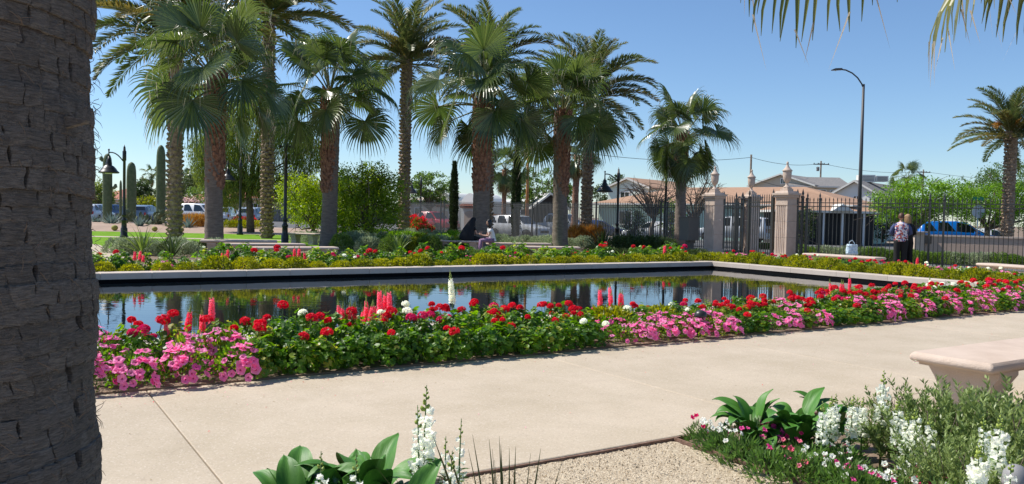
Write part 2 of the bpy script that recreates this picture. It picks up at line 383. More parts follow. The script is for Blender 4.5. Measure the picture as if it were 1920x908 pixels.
# gravel square and the soil of the two beds beside it
def bedsheet(name, s0, s1, t0, t1, z, mat):
    return sheet(name, [tuple(ST(s, t).xy) for s, t in ((s0, t0), (s1, t0), (s1, t1), (s0, t1))], z, mat)
# small bumpy gravel surface
N_ = 90
V = []; F = []
g0, g1, h0, h1 = 2.02, 3.65, 1.6, 3.75
for j in range(N_):
    for i in range(N_):
        V.append((g0 + (g1 - g0) * i / (N_ - 1), h0 + (h1 - h0) * j / (N_ - 1), -.02 + rnd.uniform(-.004, .004)))
for j in range(N_ - 1):
    for i in range(N_ - 1): F.append((j * N_ + i, j * N_ + i + 1, (j + 1) * N_ + i + 1, (j + 1) * N_ + i))
b = MB(); b.add(V, F, 0, True); gv = b.build('gravel', M['gravel'], None, (0, 0, 0), (0, 0, TH)); tag(gv, kind='structure')
# loose pebbles
P = NP.uniform([g0, h0, 0], [g1, h1, 0], (5200, 3)); P[:, 2] = -.018
sz = NP.uniform(.003, .0075, (len(P), 1))
t3 = np.array([[1, 0, 0], [0, 1, 0], [-1, 0, 0], [0, -1, 0]], float)
ang = NP.uniform(0, 6.28, len(P)); ca, sa = np.cos(ang), np.sin(ang)
rot = np.stack([np.stack([ca, -sa, 0 * ca], 1), np.stack([sa, ca, 0 * ca], 1), np.stack([0 * ca, 0 * ca, 1 + 0 * ca], 1)], 1)
base = np.einsum('nij,kj->nki', rot, t3 * [1, .7, 1]) * sz[:, None]
topv = np.zeros((len(P), 1, 3)); topv[:, 0, 2] = sz[:, 0] * .9
allq = []
for k in range(2):
    a_, b2, c_ = base[:, 2 * k], base[:, 2 * k + 1], base[:, (2 * k + 2) % 4]
    allq.append(np.stack([a_ + P, b2 + P, c_ + P, topv[:, 0] + P], 1))
M['pebble'] = leafm('pebble', (.4, .3, .19), (.8, .7, .54), .8, 0, .3)
o = inst('pebbles', quads_mesh('pebbles', np.concatenate(allq), M['pebble']), None, (0, 0, 0), (0, 0, TH)); o['kind'] = 'stuff'
bedsheet('bed_soil', 3.68, 5.24, -1, 3.75, -.03, M['soil']); bedsheet('bed_soil', 5.24, 9.5, -1, 2.29, -.031, M['soil']); bedsheet('bed_soil', 1.0, 2.0, 0, 3.75, -.032, M['soil'])
def strip(name, s0, t0, s1, t1, z, h, wd, label):
    o = empty(name, (0, 0, 0), TH, label, 'edging'); L = math.hypot(s1 - s0, t1 - t0); a = math.atan2(t1 - t0, s1 - s0)
    nb = max(2, int(L / .35)); bm = MB()
    bot = []; 
    V = []
    for i in range(nb + 1):
        s = s0 + (s1 - s0) * i / nb; t = t0 + (t1 - t0) * i / nb; dz = rnd.uniform(-.003, .003); dx = rnd.uniform(-.004, .004)
        nx, ny = -math.sin(a), math.cos(a)
        for k, (q, zz) in enumerate(((-wd / 2, z - h), (-wd / 2, z), (wd / 2, z), (wd / 2, z - h))):
            V.append((s + nx * (q + dx), t + ny * (q + dx), zz + (dz if k in (1, 2) else 0)))
    F = [(i * 4 + k, i * 4 + (k + 1) % 4, i * 4 + 4 + (k + 1) % 4, i * 4 + 4 + k) for i in range(nb) for k in range(4)] + [(0, 1, 2, 3), (nb * 4 + 3, nb * 4 + 2, nb * 4 + 1, nb * 4)]
    bm.add(V, F); bm.build('strip', M['steel_edge'], o)
strip('bed_edging', 3.665, -1, 3.665, 3.75, .004, .1, .012, 'rusty brown edging strip between the gravel patch and the white snapdragon bed')
strip('bed_edging', 2.0, 3.762, 5.2, 3.762, -.004, .1, .014, 'brown edging strip along the concrete walk where the gravel begins')

# fallen petals and leaf crumbs on the walk, thickest along the flower bed
n_ = 520; s_ = NP.uniform(-1, 14, n_); t_ = 6.62 - np.abs(NP.normal(0, .35, n_)) - (NP.uniform(0, 1, n_) > .85) * NP.uniform(0, 2.3, n_); C_ = np.stack([s_ * UX - t_ * UY, s_ * UY + t_ * UX, NP.uniform(.003, .007, n_)], 1)
D_ = np.concatenate([NP.normal(size=(n_, 2)), NP.normal(0, .1, (n_, 1))], 1); k_ = t_ > 3.9
Q_ = leaf_quads(C_[k_], D_[k_], .014, .008, NP, .1, np.tile([0., 0., 3.], (int(k_.sum()), 1)))
o = inst('fallen_petals', quads_mesh('fallen_petals', Q_, [M['dead_frond'], M['red'], M['pink']], NP.integers(0, 6, len(Q_)) % 3 * (NP.uniform(0, 1, len(Q_)) > .5))); o['kind'] = 'stuff'
# pool: water, dark lining, coping stones
PS0, PS1, PT0, PT1 = -6.5, 17.43, 8.15, 16.5; CT = .18; CW = .42
bedsheet('pool_water', PS0 - .1, PS1 + .1, PT0 - .1, PT1 + .1, -.01, M['water'])
pw = empty('pool_wall', (0, 0, 0), TH); pw['kind'] = 'structure'
for (s0, s1, t0, t1) in ((PS0 - .3, PS1 + .3, PT1 + .015, PT1 + .3), (PS1 + .015, PS1 + .3, PT0 - .3, PT1 + .014), (PS0 - .3, PS1 + .3, PT0 - .3, PT0 - .015)):
    b = MB(); b.box(((s0 + s1) / 2, (t0 + t1) / 2, (CT - .12 - .06) / 2), (s1 - s0, t1 - t0, CT - .12 + .06 - .001)); b.build('lining', M['pool_tile'], pw)
def coping(c, d, skew=0):
    b = MB(); x, y, z = d[0] / 2 - .003, d[1] / 2 - .003, d[2] / 2; e = .008
    ring = [(-x, -y), (x, -y), (x, y), (-x, y)]
    V = [(p[0], p[1], -z) for p in ring] + [(p[0], p[1], z - e) for p in ring] + [(p[0] * (x - e) / x, p[1] * (y - e) / y, z) for p in ring]
    b.add(V, [(0, 3, 2, 1), (8, 9, 10, 11)] + [(i, (i + 1) % 4, 4 + (i + 1) % 4, 4 + i) for i in range(4)] + [(4 + i, 4 + (i + 1) % 4, 8 + (i + 1) % 4, 8 + i) for i in range(4)])
    b.build('coping_stone', M['stone_gray'], pw, c)
s = PS1 + CW
first = True
k = 0
s = PS1
while s > PS0:
    L = .878; coping((s - L / 2, PT1 + CW / 2, CT - .059), (L, CW, .118)); s -= L
t = PT1 + CW
coping((PS1 + CW / 2, PT1 + CW / 2, CT - .059), (CW, CW, .118))
t = PT1
while t > PT0 - .3:
    L = 1.36; coping((PS1 + CW / 2, t - L / 2, CT - .06), (CW, L, .118)); t -= L
s = PS0
while s < PS1 - .1:
    L = 1.2; coping((s + L / 2, PT0 - CW / 2, CT - .06), (L, CW, .118)); s += L
# raised soil behind the far coping
platform('bed_soil', [tuple(ST(s, t).xy) for s, t in ((PS0 - 1, PT1 + CW), (PS1 + CW, PT1 + CW), (PS1 + CW + 1.6, PT1 + CW + 1.5), (PS1 + CW + 1.2, PT1 + CW + 3.2), (PS0 - 1, PT1 + CW + 3.6))], -.06, .1, M['soil'])
platform('bed_soil', [tuple(ST(s, t).xy) for s, t in ((PS1 + CW, PT0 - .6), (PS1 + CW + 1.6, PT0 - .6), (PS1 + CW + 1.6, PT1 + CW + 1.48), (PS1 + CW, PT1 + CW - .02))], -.06, .098, M['soil'])
platform('bed_soil', [tuple(ST(s, t).xy) for s, t in ((-6, 6.69), (18, 6.70), (18, PT0 - CW), (-6, PT0 - CW))], -.06, .012, M['soil'])
# walk round the far benches
sheet('garden_path', [tuple(ST(s, t).xy) for s, t in ((PS1 + CW + 1.7, 4), (PS1 + CW + 3.6, 4), (PS1 + CW + 3.6, 24), (PS1 + CW + 1.7, 20))], -.02, M['concrete'])

# ------------------------------------------------------------------ palms
def fan_frond_mesh(name, elev, pet, rad, seed, leaf='fan_leaf', nseg=40, w0=.032, threads=True, droop=1.0):
    rg = random.Random(seed); b = MB(); e = R(elev); pts = []; p = Vector((0, 0, 0)); K = 6
    for i in range(K + 1):
        pts.append(p.copy()); p = p + Vector((math.cos(e), 0, math.sin(e))) * (pet / K); e -= R(14) / K * (1 if elev > -30 else .3)
    b.tube(pts, [w0 - (w0 - .012) * i / K for i in range(K + 1)], 5, 1)
    hub = pts[-1]; e -= R(rg.uniform(8, 50) if elev < 70 else rg.uniform(-5, 15)); d = Vector((math.cos(e), 0, math.sin(e))); roll = R(rg.uniform(-62, 62))
    y = (Matrix.Rotation(roll, 3, d) @ Vector((0, 1, 0))); nrm = d.cross(y) * -1
    if nrm.z < 0 and abs(elev) < 60: nrm = -nrm
    T = [0.03, .3, .56, .68, .84, 1.0]; half = R(128)
    for k in range(nseg):
        a = -half + 2 * half * (k + .5) / nseg + R(rg.uniform(-1.2, 1.2)); f = abs(a) / half
        L = rad * (1 - .32 * f ** 2) * rg.uniform(.93, 1.05)
        cd = (math.cos(a) * d + math.sin(a) * y + nrm * (.22 * f - .05)).normalized()
        q = hub.copy(); cur = cd.copy(); da = 2 * half / nseg
        dr = droop * rg.uniform(.7, 1.5)
        V = []
        for i, t in enumerate(T):
            if i: 
                st = (T[i] - T[i - 1]) * L; q = q + cur * st
                if t > .55: cur = (cur + Vector((rg.uniform(-.12, .12), rg.uniform(-.12, .12), -1)) * (1.5 * dr * (t - .38))).normalized()
            wd = 2 * math.tan(da / 2) * L * min(t, .56) * (1.04 if t <= .3 else .97 if t <= .56 else .62) * (1 if t <= .56 else max(.03, (1 - t) / .44) ** .7)
            sd = nrm.cross(cur).normalized(); nn = cur.cross(sd).normalized()
            V += [q + sd * wd * .5 + nn * wd * .16, q - nn * wd * .16, q - sd * wd * .5 + nn * wd * .16]
        F = []
        for i in range(len(T) - 1):
            F += [(3 * i, 3 * i + 1, 3 * i + 4, 3 * i + 3), (3 * i + 1, 3 * i + 2, 3 * i + 5, 3 * i + 4)]
        b.add([tuple(v) for v in V], F, 0)
        if threads and rg.random() < .4:
            L2 = rg.uniform(.12, .3); e2 = q + Vector((rg.uniform(-.12, .12), rg.uniform(-.12, .12), -L2)); q0 = q - cur * .12
            b.add([tuple(q0 + Vector((.006, 0, 0))), tuple(q0 - Vector((.006, 0, 0))), tuple(e2)], [(0, 1, 2)], 2)
    return b.mesh(name, [M[leaf], M['fan_petiole'], M['fan_thread']])
FAN = []
for i, el in enumerate([86, 74, 62, 50, 38, 26, 14, 2, -12, -26, -42, -58]):
    for sdd in range(3): FAN.append((el, fan_frond_mesh('fan_frond', el, 1.35 if el > -20 else 1.1, 1.25, 100 + i * 7 + sdd)))
DEADFAN = [fan_frond_mesh('dead_frond', -72, .9, 1.0, 300 + i, 'dead_frond', 30, .03, False) for i in range(2)]

def date_frond_mesh(name, elev, L, seed, leaf='date_leaf', npair=90):
    rg = random.Random(seed); b = MB(); K = 12; e = R(elev); p = Vector((0, 0, 0)); pts = []; ds = []
    bend = R(rg.uniform(55, 80)) * (1 if elev > 20 else .75); tw = R(rg.uniform(-18, 18))
    az = 0
    for i in range(K + 1):
        d = Vector((math.cos(e) * math.cos(az), math.cos(e) * math.sin(az), math.sin(e))); pts.append(p.copy()); ds.append(d)
        p = p + d * (L / K); e -= bend / K * (.4 + 1.2 * i / K); az += tw / K
    b.tube(pts, [.05 - .044 * min(1, i / K * 1.3) for i in range(K + 1)], 5, 1)
    Q = []
    for k in range(npair):
        t = .14 + .86 * (k + .5) / npair; x = t * K; i = min(int(x), K - 1); f = x - i
        c = pts[i].lerp(pts[i + 1], f); d = ds[i].lerp(ds[i + 1], f).normalized()
        side = Vector((0, 0, 1)).cross(d); side = side.normalized() if side.length > .05 else Vector((0, 1, 0)); up = d.cross(side)
        ll = .52 * L / 3.2 * (math.sin(math.pi * min(1, (t * .86 + .12))) ** .5) * rg.uniform(.85, 1.1)
        for s in (-1, 1):
            vup = rg.choice((.15, .5, .75)) 
            ld = (d * rg.uniform(.75, 1.0) + side * s * .85 + up * vup + Vector((0, 0, -.12))).normalized(); ws = d.cross(ld).normalized(); wv = ld.cross(ws).normalized()
            w_ = .026; end = c + ld * ll + Vector((0, 0, -.05 * ll))
            b.add([tuple(c - wv * w_ * .5), tuple(c + ld * ll * .4 - wv * w_), tuple(end), tuple(c + ld * ll * .4 + wv * w_)], [(0, 1, 2, 3)], 0)
    return b.mesh(name, [M[leaf], M['fan_petiole']])
DATE = []
for i, el in enumerate([86, 76, 64, 52, 40, 28, 14, 0, -14]):
    for sdd in range(2): DATE.append((el, date_frond_mesh('date_frond', el, 3.3, 500 + i * 5 + sdd)))
DATE_OLD = [(el, date_frond_mesh('date_frond', el, 3.2, 600 + i, 'date_leaf_old')) for i, el in enumerate([44, 22, 4])]

def trunk_mesh(name, h, r0, r1, seed, mat, flare=.25, rings=40, n=20, rough=.012):
    rg = random.Random(seed); b = MB(); V = []
    lean = (rg.uniform(-.02, .02), rg.uniform(-.02, .02))
    for i in range(rings + 1):
        t = i / rings; r = r0 + (r1 - r0) * t + r0 * flare * math.exp(-t * h / .35) + (rough * .8 if i % 2 else 0)
        for k in range(n):
            a = 2 * math.pi * k / n; rr = r + rg.uniform(-rough, rough)
            V.append((lean[0] * t * h + rr * math.cos(a), lean[1] * t * h + rr * math.sin(a), h * t))
    F = [(i * n + k, i * n + (k + 1) % n, (i + 1) * n + (k + 1) % n, (i + 1) * n + k) for i in range(rings) for k in range(n)] + [tuple(rings * n + k for k in range(n))]
    b.add(V, F, 0, True); return b.mesh(name, M[mat])
def boots_mesh(name, z0, z1, r, seed, mat, dz=.14, nper=9, ln=.22, wd=.15, th=.035, out=.5, grow=0.0):
    """stubs of cut leaf stalks set round the trunk in spirals"""
    rg = random.Random(seed); b = MB(); z = z0; row = 0
    while z < z1:
        for k in range(nper):
            a = 2 * math.pi * (k + .5 * (row % 2)) / nper + rg.uniform(-.1, .1); t = (z - z0) / max(z1 - z0, .01); rr = r + grow * t
            o = out * rg.uniform(.6, 1.4); L = ln * rg.uniform(.75, 1.2); W = wd * rg.uniform(.8, 1.1)
            ra = Vector((math.cos(a), math.sin(a), 0)); ta = Vector((-math.sin(a), math.cos(a), 0)); c = ra * (rr - .03) + Vector((0, 0, z + rg.uniform(-.03, .03)))
            d = (ra * o + Vector((0, 0, 1)) + ta * rg.uniform(-.18, .18)).normalized(); nn = (ra - d * ra.dot(d)).normalized()
            e = c + d * L; V = []
            for (q, ww, tt) in ((c, W, th), (e, W * .55, th * .8)):
                V += [q - ta * ww / 2 - nn * tt, q + ta * ww / 2 - nn * tt, q + ta * ww / 2 + nn * tt * .3, q + nn * tt, q - ta * ww / 2 + nn * tt * .3]
            F = [(0, 5, 6, 1), (1, 6, 7, 2), (2, 7, 8, 3), (3, 8, 9, 4), (4, 9, 5, 0), (5, 9, 8, 7, 6)]
            b.add([tuple(v) for v in V], F, 0)
        z += dz; row += 1
    return b.mesh(name, M[mat])

def fan_palm(px, base_y, depth, crown_py, w_px, label, nfr=36, sc_=1.0, boots_from=.5, seed=0, spread=108, crown_dx=0, group='fan palms round the pool'):
    rg = random.Random(seed + 50)
    base = D(px, base_y, depth); base.z = -.04
    top = D(px + crown_dx, crown_py, depth); h = top.z - base.z
    o = empty('fan_palm', base, rg.uniform(0, 6), label, 'palm tree', group)
    r = w_px / 2 / FPX * depth
    inst('trunk', trunk_mesh('trunk', h, r, r * .86, seed, 'trunk_gray', .22, int(h / .075), 18, .010), o)
    inst('leaf_bases', boots_mesh('leaf_bases', h * boots_from, h + .1, r * .9, seed, 'trunk_boot', .11, 10, .26, .16, .03, .3, .06), o, kind='stuff')
    for i in range(nfr):
        t = (i + .5) / nfr; el = 84 - spread * t ** 1.02 + rg.uniform(-7, 7)
        cand = sorted(FAN, key=lambda q: abs(q[0] - el) + rg.uniform(0, 14))[0]
        inst('frond', cand[1], o, (0, 0, h + .1 - .45 * t), (rg.uniform(-.12, .12), rg.uniform(-.12, .12), i * 2.39996 + rg.uniform(-.35, .35)), 1.3 * sc_ * rg.uniform(.75, 1.12))
    for i in range(2):
        inst('dead_frond', DEADFAN[i % 2], o, (0, 0, h - .4), (0, 0, rg.uniform(0, 6.28)), sc_ * rg.uniform(.5, .75))
    return o
fan_palm(402, 470, 27.3, 150, 33, 'tall fan palm nearest the left lawn, in front of the weeping tree', 27, 1.02, .36, 1)
fan_palm(615, 462, 32.0, 178, 29, 'fan palm beside the black lamp post, in front of the bright citrus tree', 26, 1.0, .36, 2)
fan_palm(900, 467, 32.5, 190, 33, 'broad fan palm between the two people seated on the bench', 29, 1.08, .38, 3)
fan_palm(1050, 458, 35.0, 218, 28, 'fan palm standing at the right of the white parked car', 26, 1.0, .4, 4, crown_dx=12)
fan_palm(1274, 460, 37.0, 258, 20, 'shorter fan palm beside the gray utility cabinet', 36, .80, .62, 5, crown_dx=8, spread=150)

def date_palm(px, base_y, depth, crown_py, w_px, label, nfr=46, sc_=1.0, seed=0, crown_dx=0, fruit=3, group='date palms beyond the pool'):
    rg = random.Random(seed + 80)
    base = D(px, base_y, depth); base.z = -.04; top = D(px + crown_dx, crown_py, depth); h = top.z - base.z
    o = empty('date_palm', base, rg.uniform(0, 6), label, 'palm tree', group)
    r = w_px / 2 / FPX * depth - .05
    inst('trunk', trunk_mesh('trunk', h, r, r * .9, seed, 'date_boot', .1, int(h / .15), 14, .02), o)
    inst('leaf_bases', boots_mesh('leaf_bases', .1, h + .15, r, seed, 'date_boot', .19, 8, .16, .24, .06, 1.1), o, kind='stuff')
    for i in range(nfr):
        t = (i + .5) / nfr; el = 86 - 104 * t + rg.uniform(-8, 8)
        if t > .5 and rg.random() < .3: m = rg.choice(DATE_OLD)[1]
        else: m = sorted(DATE, key=lambda q: abs(q[0] - el) + rg.uniform(0, 8))[0][1]
        inst('frond', m, o, (0, 0, h + .1 - .4 * t), (rg.uniform(-.08, .08), rg.uniform(-.08, .08), i * 2.39996 + rg.uniform(-.3, .3)), 1.27 * sc_ * rg.uniform(.85, 1.08))
    for i in range(fruit):
        a = rg.uniform(0, 6.28); b = MB(); rr = random.Random(seed * 9 + i)
        c0 = Vector((0, 0, h)); d = Vector((math.cos(a) * .7, math.sin(a) * .7, .75)); k = c0 + d * .7
        b.tube([c0, c0 + d * .4, k], [.03, .025, .02], 4)
        for j in range(34):
            e = k + Vector((math.cos(a) * .35 + rr.uniform(-.22, .22), math.sin(a) * .35 + rr.uniform(-.22, .22), rr.uniform(-.25, .3)))
            b.tube([k, (k + e) / 2 + Vector((0, 0, .05)), e], [.012, .014, .008], 3, cap=False)
        b.build('fruit_stalk', M['fruit_stalk'], o)
    return o
date_palm(327, 445, 34.0, 62, 27, 'leftmost date palm, growing beside the saguaro cacti', 52, 1.08, 1, 0, 5)
date_palm(500, 440, 41.0, 30, 23, 'date palm directly in front of the weeping tree', 48, 1.05, 2, 0, 4)
date_palm(757, 432, 44.0, 112, 21, 'date palm growing beside the red flowering bush', 46, .92, 3, 8, 2)
date_palm(914, 440, 42.0, 118, 18, 'date palm whose trunk hides behind the broad fan palm', 40, .9, 4, 0, 2)
date_palm(1099, 440, 42.5, 178, 20, 'date palm rising out of the orange grass clump', 46, .94, 5, 6, 3)
date_palm(1888, 440, 45.0, 252, 20, 'lone date palm beyond the pink garden wall at far right', 44, .78, 6, -2, 3)

# the big trunk close to the camera at the left
FT = Vector((-1.74, 2.46, -.04)); FR_ = .42
ft = empty('fan_palm', FT, 0, 'huge dark shaded palm trunk filling the left edge', 'palm tree')
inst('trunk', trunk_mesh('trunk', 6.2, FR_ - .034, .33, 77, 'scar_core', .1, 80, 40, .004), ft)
def plate_mesh(seed):
    rg = random.Random(seed); b = MB(); W, Hh, T = .060, .054, .007; nx, nz = 5, 4; V = []
    for j in range(nz + 1):
        for i in range(nx + 1):
            x = (i / nx - .5) * W + rg.uniform(-.0015, .0015) + .004 * math.sin(j * 1.3 + seed); z = (j / nz - .5) * Hh + rg.uniform(-.0018, .0018)
            edge = (abs(i - nx / 2) > nx / 2 - .6) or j == 0 or j == nz
            V.append((x, -T * (1 + .5 * (1 - j / nz)) + (.003 if edge else 0) + rg.uniform(-.0018, .0012), z))
    F = [(j * (nx + 1) + i, j * (nx + 1) + i + 1, (j + 1) * (nx + 1) + i + 1, (j + 1) * (nx + 1) + i) for j in range(nz) for i in range(nx)]
    ring = [i for i in range(nx + 1)] + [(j) * (nx + 1) + nx for j in range(1, nz + 1)] + [nz * (nx + 1) + i for i in range(nx - 1, -1, -1)] + [j * (nx + 1) for j in range(nz - 1, 0, -1)]
    n0 = len(V); V += [(V[k][0] * 1.02, .012, V[k][2] * 1.02) for k in ring]; m_ = len(ring)
    F += [(ring[(q + 1) % m_], ring[q], n0 + q, n0 + (q + 1) % m_) for q in range(m_)]
    b.add(V, F); return b.mesh('leaf_scar', M['scar'])
PL = [plate_mesh(s) for s in range(8)]
rows = []; z = .02; row = 0; cand = []
while z < 6.1:
    hh = rnd.uniform(.046, .066); rr = FR_ + (.36 - FR_) * z / 6.2 + FR_ * .1 * math.exp(-z / .35); n = 46; off = rnd.random()
    bulge = .008 * math.sin(z * 13.0) + rnd.uniform(-.004, .005)
    k = 0.0
    while k < n - .5:
        wk = rnd.uniform(.75, 1.35); a = 2 * math.pi * (k + off) / n; k += wk
        cand.append((a, z + hh / 2 + .012 * math.sin(a * 3 + z * 2), rr + bulge, hh / .054, wk, rnd.randrange(8), rnd.uniform(-.08, .08), rnd.uniform(-.08, .08)))
    z += hh * .98; row += 1
def seen(c):
    p = FT + Vector((math.cos(c[0]) * c[2], math.sin(c[0]) * c[2], c[1])); nrm_ = Vector((math.cos(c[0]), math.sin(c[0]), 0)); d = Vector((0, 0, CAM_H)) - p
    q = p - Vector((0, 0, CAM_H)); dz = q.dot(_f); x = 960 + FPX * q.dot(_rt) / dz; y = 454 - FPX * q.dot(_up) / dz
    return nrm_.dot(d.normalized()) > .05 and x > -15 and -20 < y < 928, nrm_.dot(d.normalized())
vis = sorted([(seen(c)[1], i) for i, c in enumerate(cand) if seen(c)[0]], reverse=True); keep = set(i for _, i in vis[:300])
rest = MB()
tmpl = [np.array([v.co[:] for v in m.vertices]) for m in PL]; tf = [[tuple(p.vertices) for p in m.polygons] for m in PL]
for i, (a, z, rr, sh, sw, mi, ry, rz) in enumerate(cand):
    loc = Vector((math.cos(a) * rr, math.sin(a) * rr, z)); rot = (rz * .6, ry, a + math.pi / 2 + rz * .5); s3 = (sw * 1.0 * rr / .42, 1, sh * 1.02)
    if i in keep: inst('leaf_scar', PL[mi], ft, loc, rot, s3)
    else:
        Mx = np.array(Matrix.LocRotScale(loc, Matrix.Rotation(rot[2], 3, 'Z') @ Matrix.Rotation(rot[1], 3, 'Y') @ Matrix.Rotation(rot[0], 3, 'X'), Vector(s3)))
        V = tmpl[mi] @ Mx[:3, :3].T + Mx[:3, 3]; rest.add(V, tf[mi])
rest.build('leaf_scars', M['scar'], ft, kind='stuff')
fb = MB()
for i in range(1100):
    a = rnd.uniform(-1.9, .9); z = rnd.uniform(.1, 3.2); rr = FR_ + .012 - .01 * z; p0 = Vector((math.cos(a) * rr, math.sin(a) * rr, z)); ra = Vector((math.cos(a), math.sin(a), 0)); ta = Vector((-math.sin(a), math.cos(a), 0))
    e = p0 + ra * rnd.uniform(.006, .03) + ta * rnd.uniform(-.04, .04) + Vector((0, 0, rnd.uniform(-.05, .03)))
    fb.tube([p0, (p0 + e) / 2 + ra * .006, e], [.0014, .001, .0004], 3, cap=False)
fb.build('fibres', M['fibre'], ft, kind='stuff')
for i in range(30):
    t = (i + .5) / 30; el = 82 - 130 * t; c = sorted(FAN, key=lambda q: abs(q[0] - el))[i % 2]
    if 1: inst('frond', c[1], ft, (0, 0, 6.2 - .4 * t), (0, 0, i * 2.39996), .95)
b = MB(); b.prism([(-.02, -.02), (.045, -.004), (.05, .004), (-.02, .018)], -.012, .012); b.build('leaf_stub', M['scar'], ft, (math.cos(-.56 + .34) * 0 + FR_ * math.cos(-.12) + .01, FR_ * math.sin(-.12), 1.4 + .29), (0, 0, -.12))

# palm outside the frame whose hanging blades come in at the top right
def overhang():
    o = empty('fan_palm', (4.0, 5.2, -.04), 0, 'nearby fan palm whose blade tips hang in at the top right', 'palm tree')
    h = 4.15
    inst('trunk', trunk_mesh('trunk', h, .3, .26, 91, 'trunk_gray', .2, 60, 18, .01), o)
    inst('leaf_bases', boots_mesh('leaf_bases', 2.6, h + .1, .26, 91, 'trunk_boot', .12, 9, .24, .15, .03, .3), o, kind='stuff')
    near = [fan_frond_mesh('fan_frond', e, pt, rd, 900 + i, 'fan_leaf_near', 40, .03, True, dr_) for i, (e, pt, rd, dr_) in enumerate(((14, 2.1, 1.05, 3.4), (8, .75, 1.1, 3.2), (2, 1.5, 1.1, 3.0)))]
    for i in range(20):
        t = (i + .5) / 20; el = 84 - 44 * t; c = sorted(FAN, key=lambda q: abs(q[0] - el))[i % 2]
        inst('frond', c[1], o, (0, 0, h), (0, 0, i * 2.39996), .85)
    for i, a in enumerate((-100, -65, -30, 0, 30, 62)): inst('frond', FAN[20 + i % 3][1], o, (0, 0, h), (0, 0, R(a)), .85)
    return o, h, near
oh, oh_h, oh_near = overhang()
for (ti, az, dz, s_) in ((0, R(184), -1.04, .95), (1, R(136), -.74, .95), (2, R(76), -.15, .95)):
    inst('frond', oh_near[ti], oh, (0, 0, oh_h + dz), (0, 0, az), s_)

# ------------------------------------------------------------------ flower bed plants
def geranium_foliage(seed, rad=.2, h=.3, n=210, leaf='leaf_geranium', stems=True):
    rg = random.Random(seed); b = MB()
    for i in range(n):
        a = rg.uniform(0, 6.283); u = rg.random() ** .5; zz = rg.uniform(.05, 1)
        prof = math.sin(math.pi * min(1, .22 + .62 * zz)) * (1 if zz < .75 else 1.0)
        shell = rg.uniform(.72, 1.0); r = rad * prof * shell * (1 + .12 * math.sin(3 * a + seed))
        if zz > .7: r *= rg.random() ** .4
        p = Vector((r * math.cos(a), r * math.sin(a), h * zz * (1 + .1 * math.sin(2 * a + seed * 2)) * rg.uniform(.9, 1.05)))
        out = Vector((math.cos(a) * (1.25 - zz), math.sin(a) * (1.25 - zz), .35 + zz * .9)) + Vector((rg.gauss(0, .35), rg.gauss(0, .35), rg.gauss(0, .3))); out.normalize()
        t1 = out.orthogonal().normalized(); t2 = out.cross(t1); R_ = rg.uniform(.018, .036); k = 8; ph = rg.uniform(0, 6.28)
        V = [p - out * R_ * .25]
        for q in range(k):
            t = ph + 6.283 * q / k * .94; rr = R_ * (1 + .1 * (q % 2)); V.append(p + (t1 * math.cos(t) + t2 * math.sin(t)) * rr + out * R_ * .12 * rg.uniform(-1, 1))
        b.add([tuple(v) for v in V], [(0, 1 + q, 1 + (q + 1) % k) for q in range(k - 1)])
    if stems:
        for i in range(7):
            a = rg.uniform(0, 6.28); b.tube([(0, 0, 0), (rad * .4 * math.cos(a), rad * .4 * math.sin(a), h * .5), (rad * .7 * math.cos(a), rad * .7 * math.sin(a), h * .85)], .004, 3, 1, False)
    return b.mesh('foliage', [M[leaf], M['stem']])
def geranium_head(seed, mat, stem=.1, R_=.042):
    rg = random.Random(seed); b = MB(); b.tube([(0, 0, -stem), (0, 0, -R_ * .4)], .0028, 4, 1)
    for i in range(46):
        z = rg.uniform(-.35, 1); a = rg.uniform(0, 6.28); s = math.sqrt(max(0, 1 - z * z)); n = Vector((s * math.cos(a), s * math.sin(a), z))
        p = Vector((n.x * R_, n.y * R_, n.z * R_ * .8)) * rg.uniform(.8, 1.05); t1 = n.orthogonal().normalized(); t2 = n.cross(t1); ph = rg.uniform(0, 6)
        for q in range(5):
            t = ph + 1.2566 * q; d = t1 * math.cos(t) + t2 * math.sin(t); e = n.cross(d); l = rg.uniform(.013, .019)
            b.add([tuple(p - n * .004), tuple(p + d * l * .7 + e * l * .42 + n * .003), tuple(p + d * l), tuple(p + d * l * .7 - e * l * .42 + n * .003)], [(0, 1, 2, 3)], 0)
    return b.mesh('flower_head', [M[mat], M['stem']])
def petunia_flower(seed, mat, R_=.032):
    rg = random.Random(seed); b = MB(); n = 15; V = [(0, 0, -.02)]
    for j, (rr, zz) in enumerate(((.22, -.006), (.62, .004), (1, .002))):
        for q in range(n):
            t = 6.283 * q / n; lob = 1 + (.1 * math.cos(5 * t) if j == 2 else 0); V.append((R_ * rr * lob * math.cos(t), R_ * rr * lob * math.sin(t), zz + (.004 * math.sin(5 * t + 1) + rg.uniform(-.003, .003) if j == 2 else 0)))
    F0 = [(0, 1 + (q + 1) % n, 1 + q)[::-1] for q in range(n)]; F1 = [(1 + j * n + q, 1 + j * n + (q + 1) % n, 1 + (j + 1) * n + (q + 1) % n, 1 + (j + 1) * n + q) for j in range(2) for q in range(n)]
    b.add(V, F0 + F1, 0, False); m = b.mesh('flower', [M[mat], M['throat']])
    for p in m.polygons[:n]: p.material_index = 1
    return m
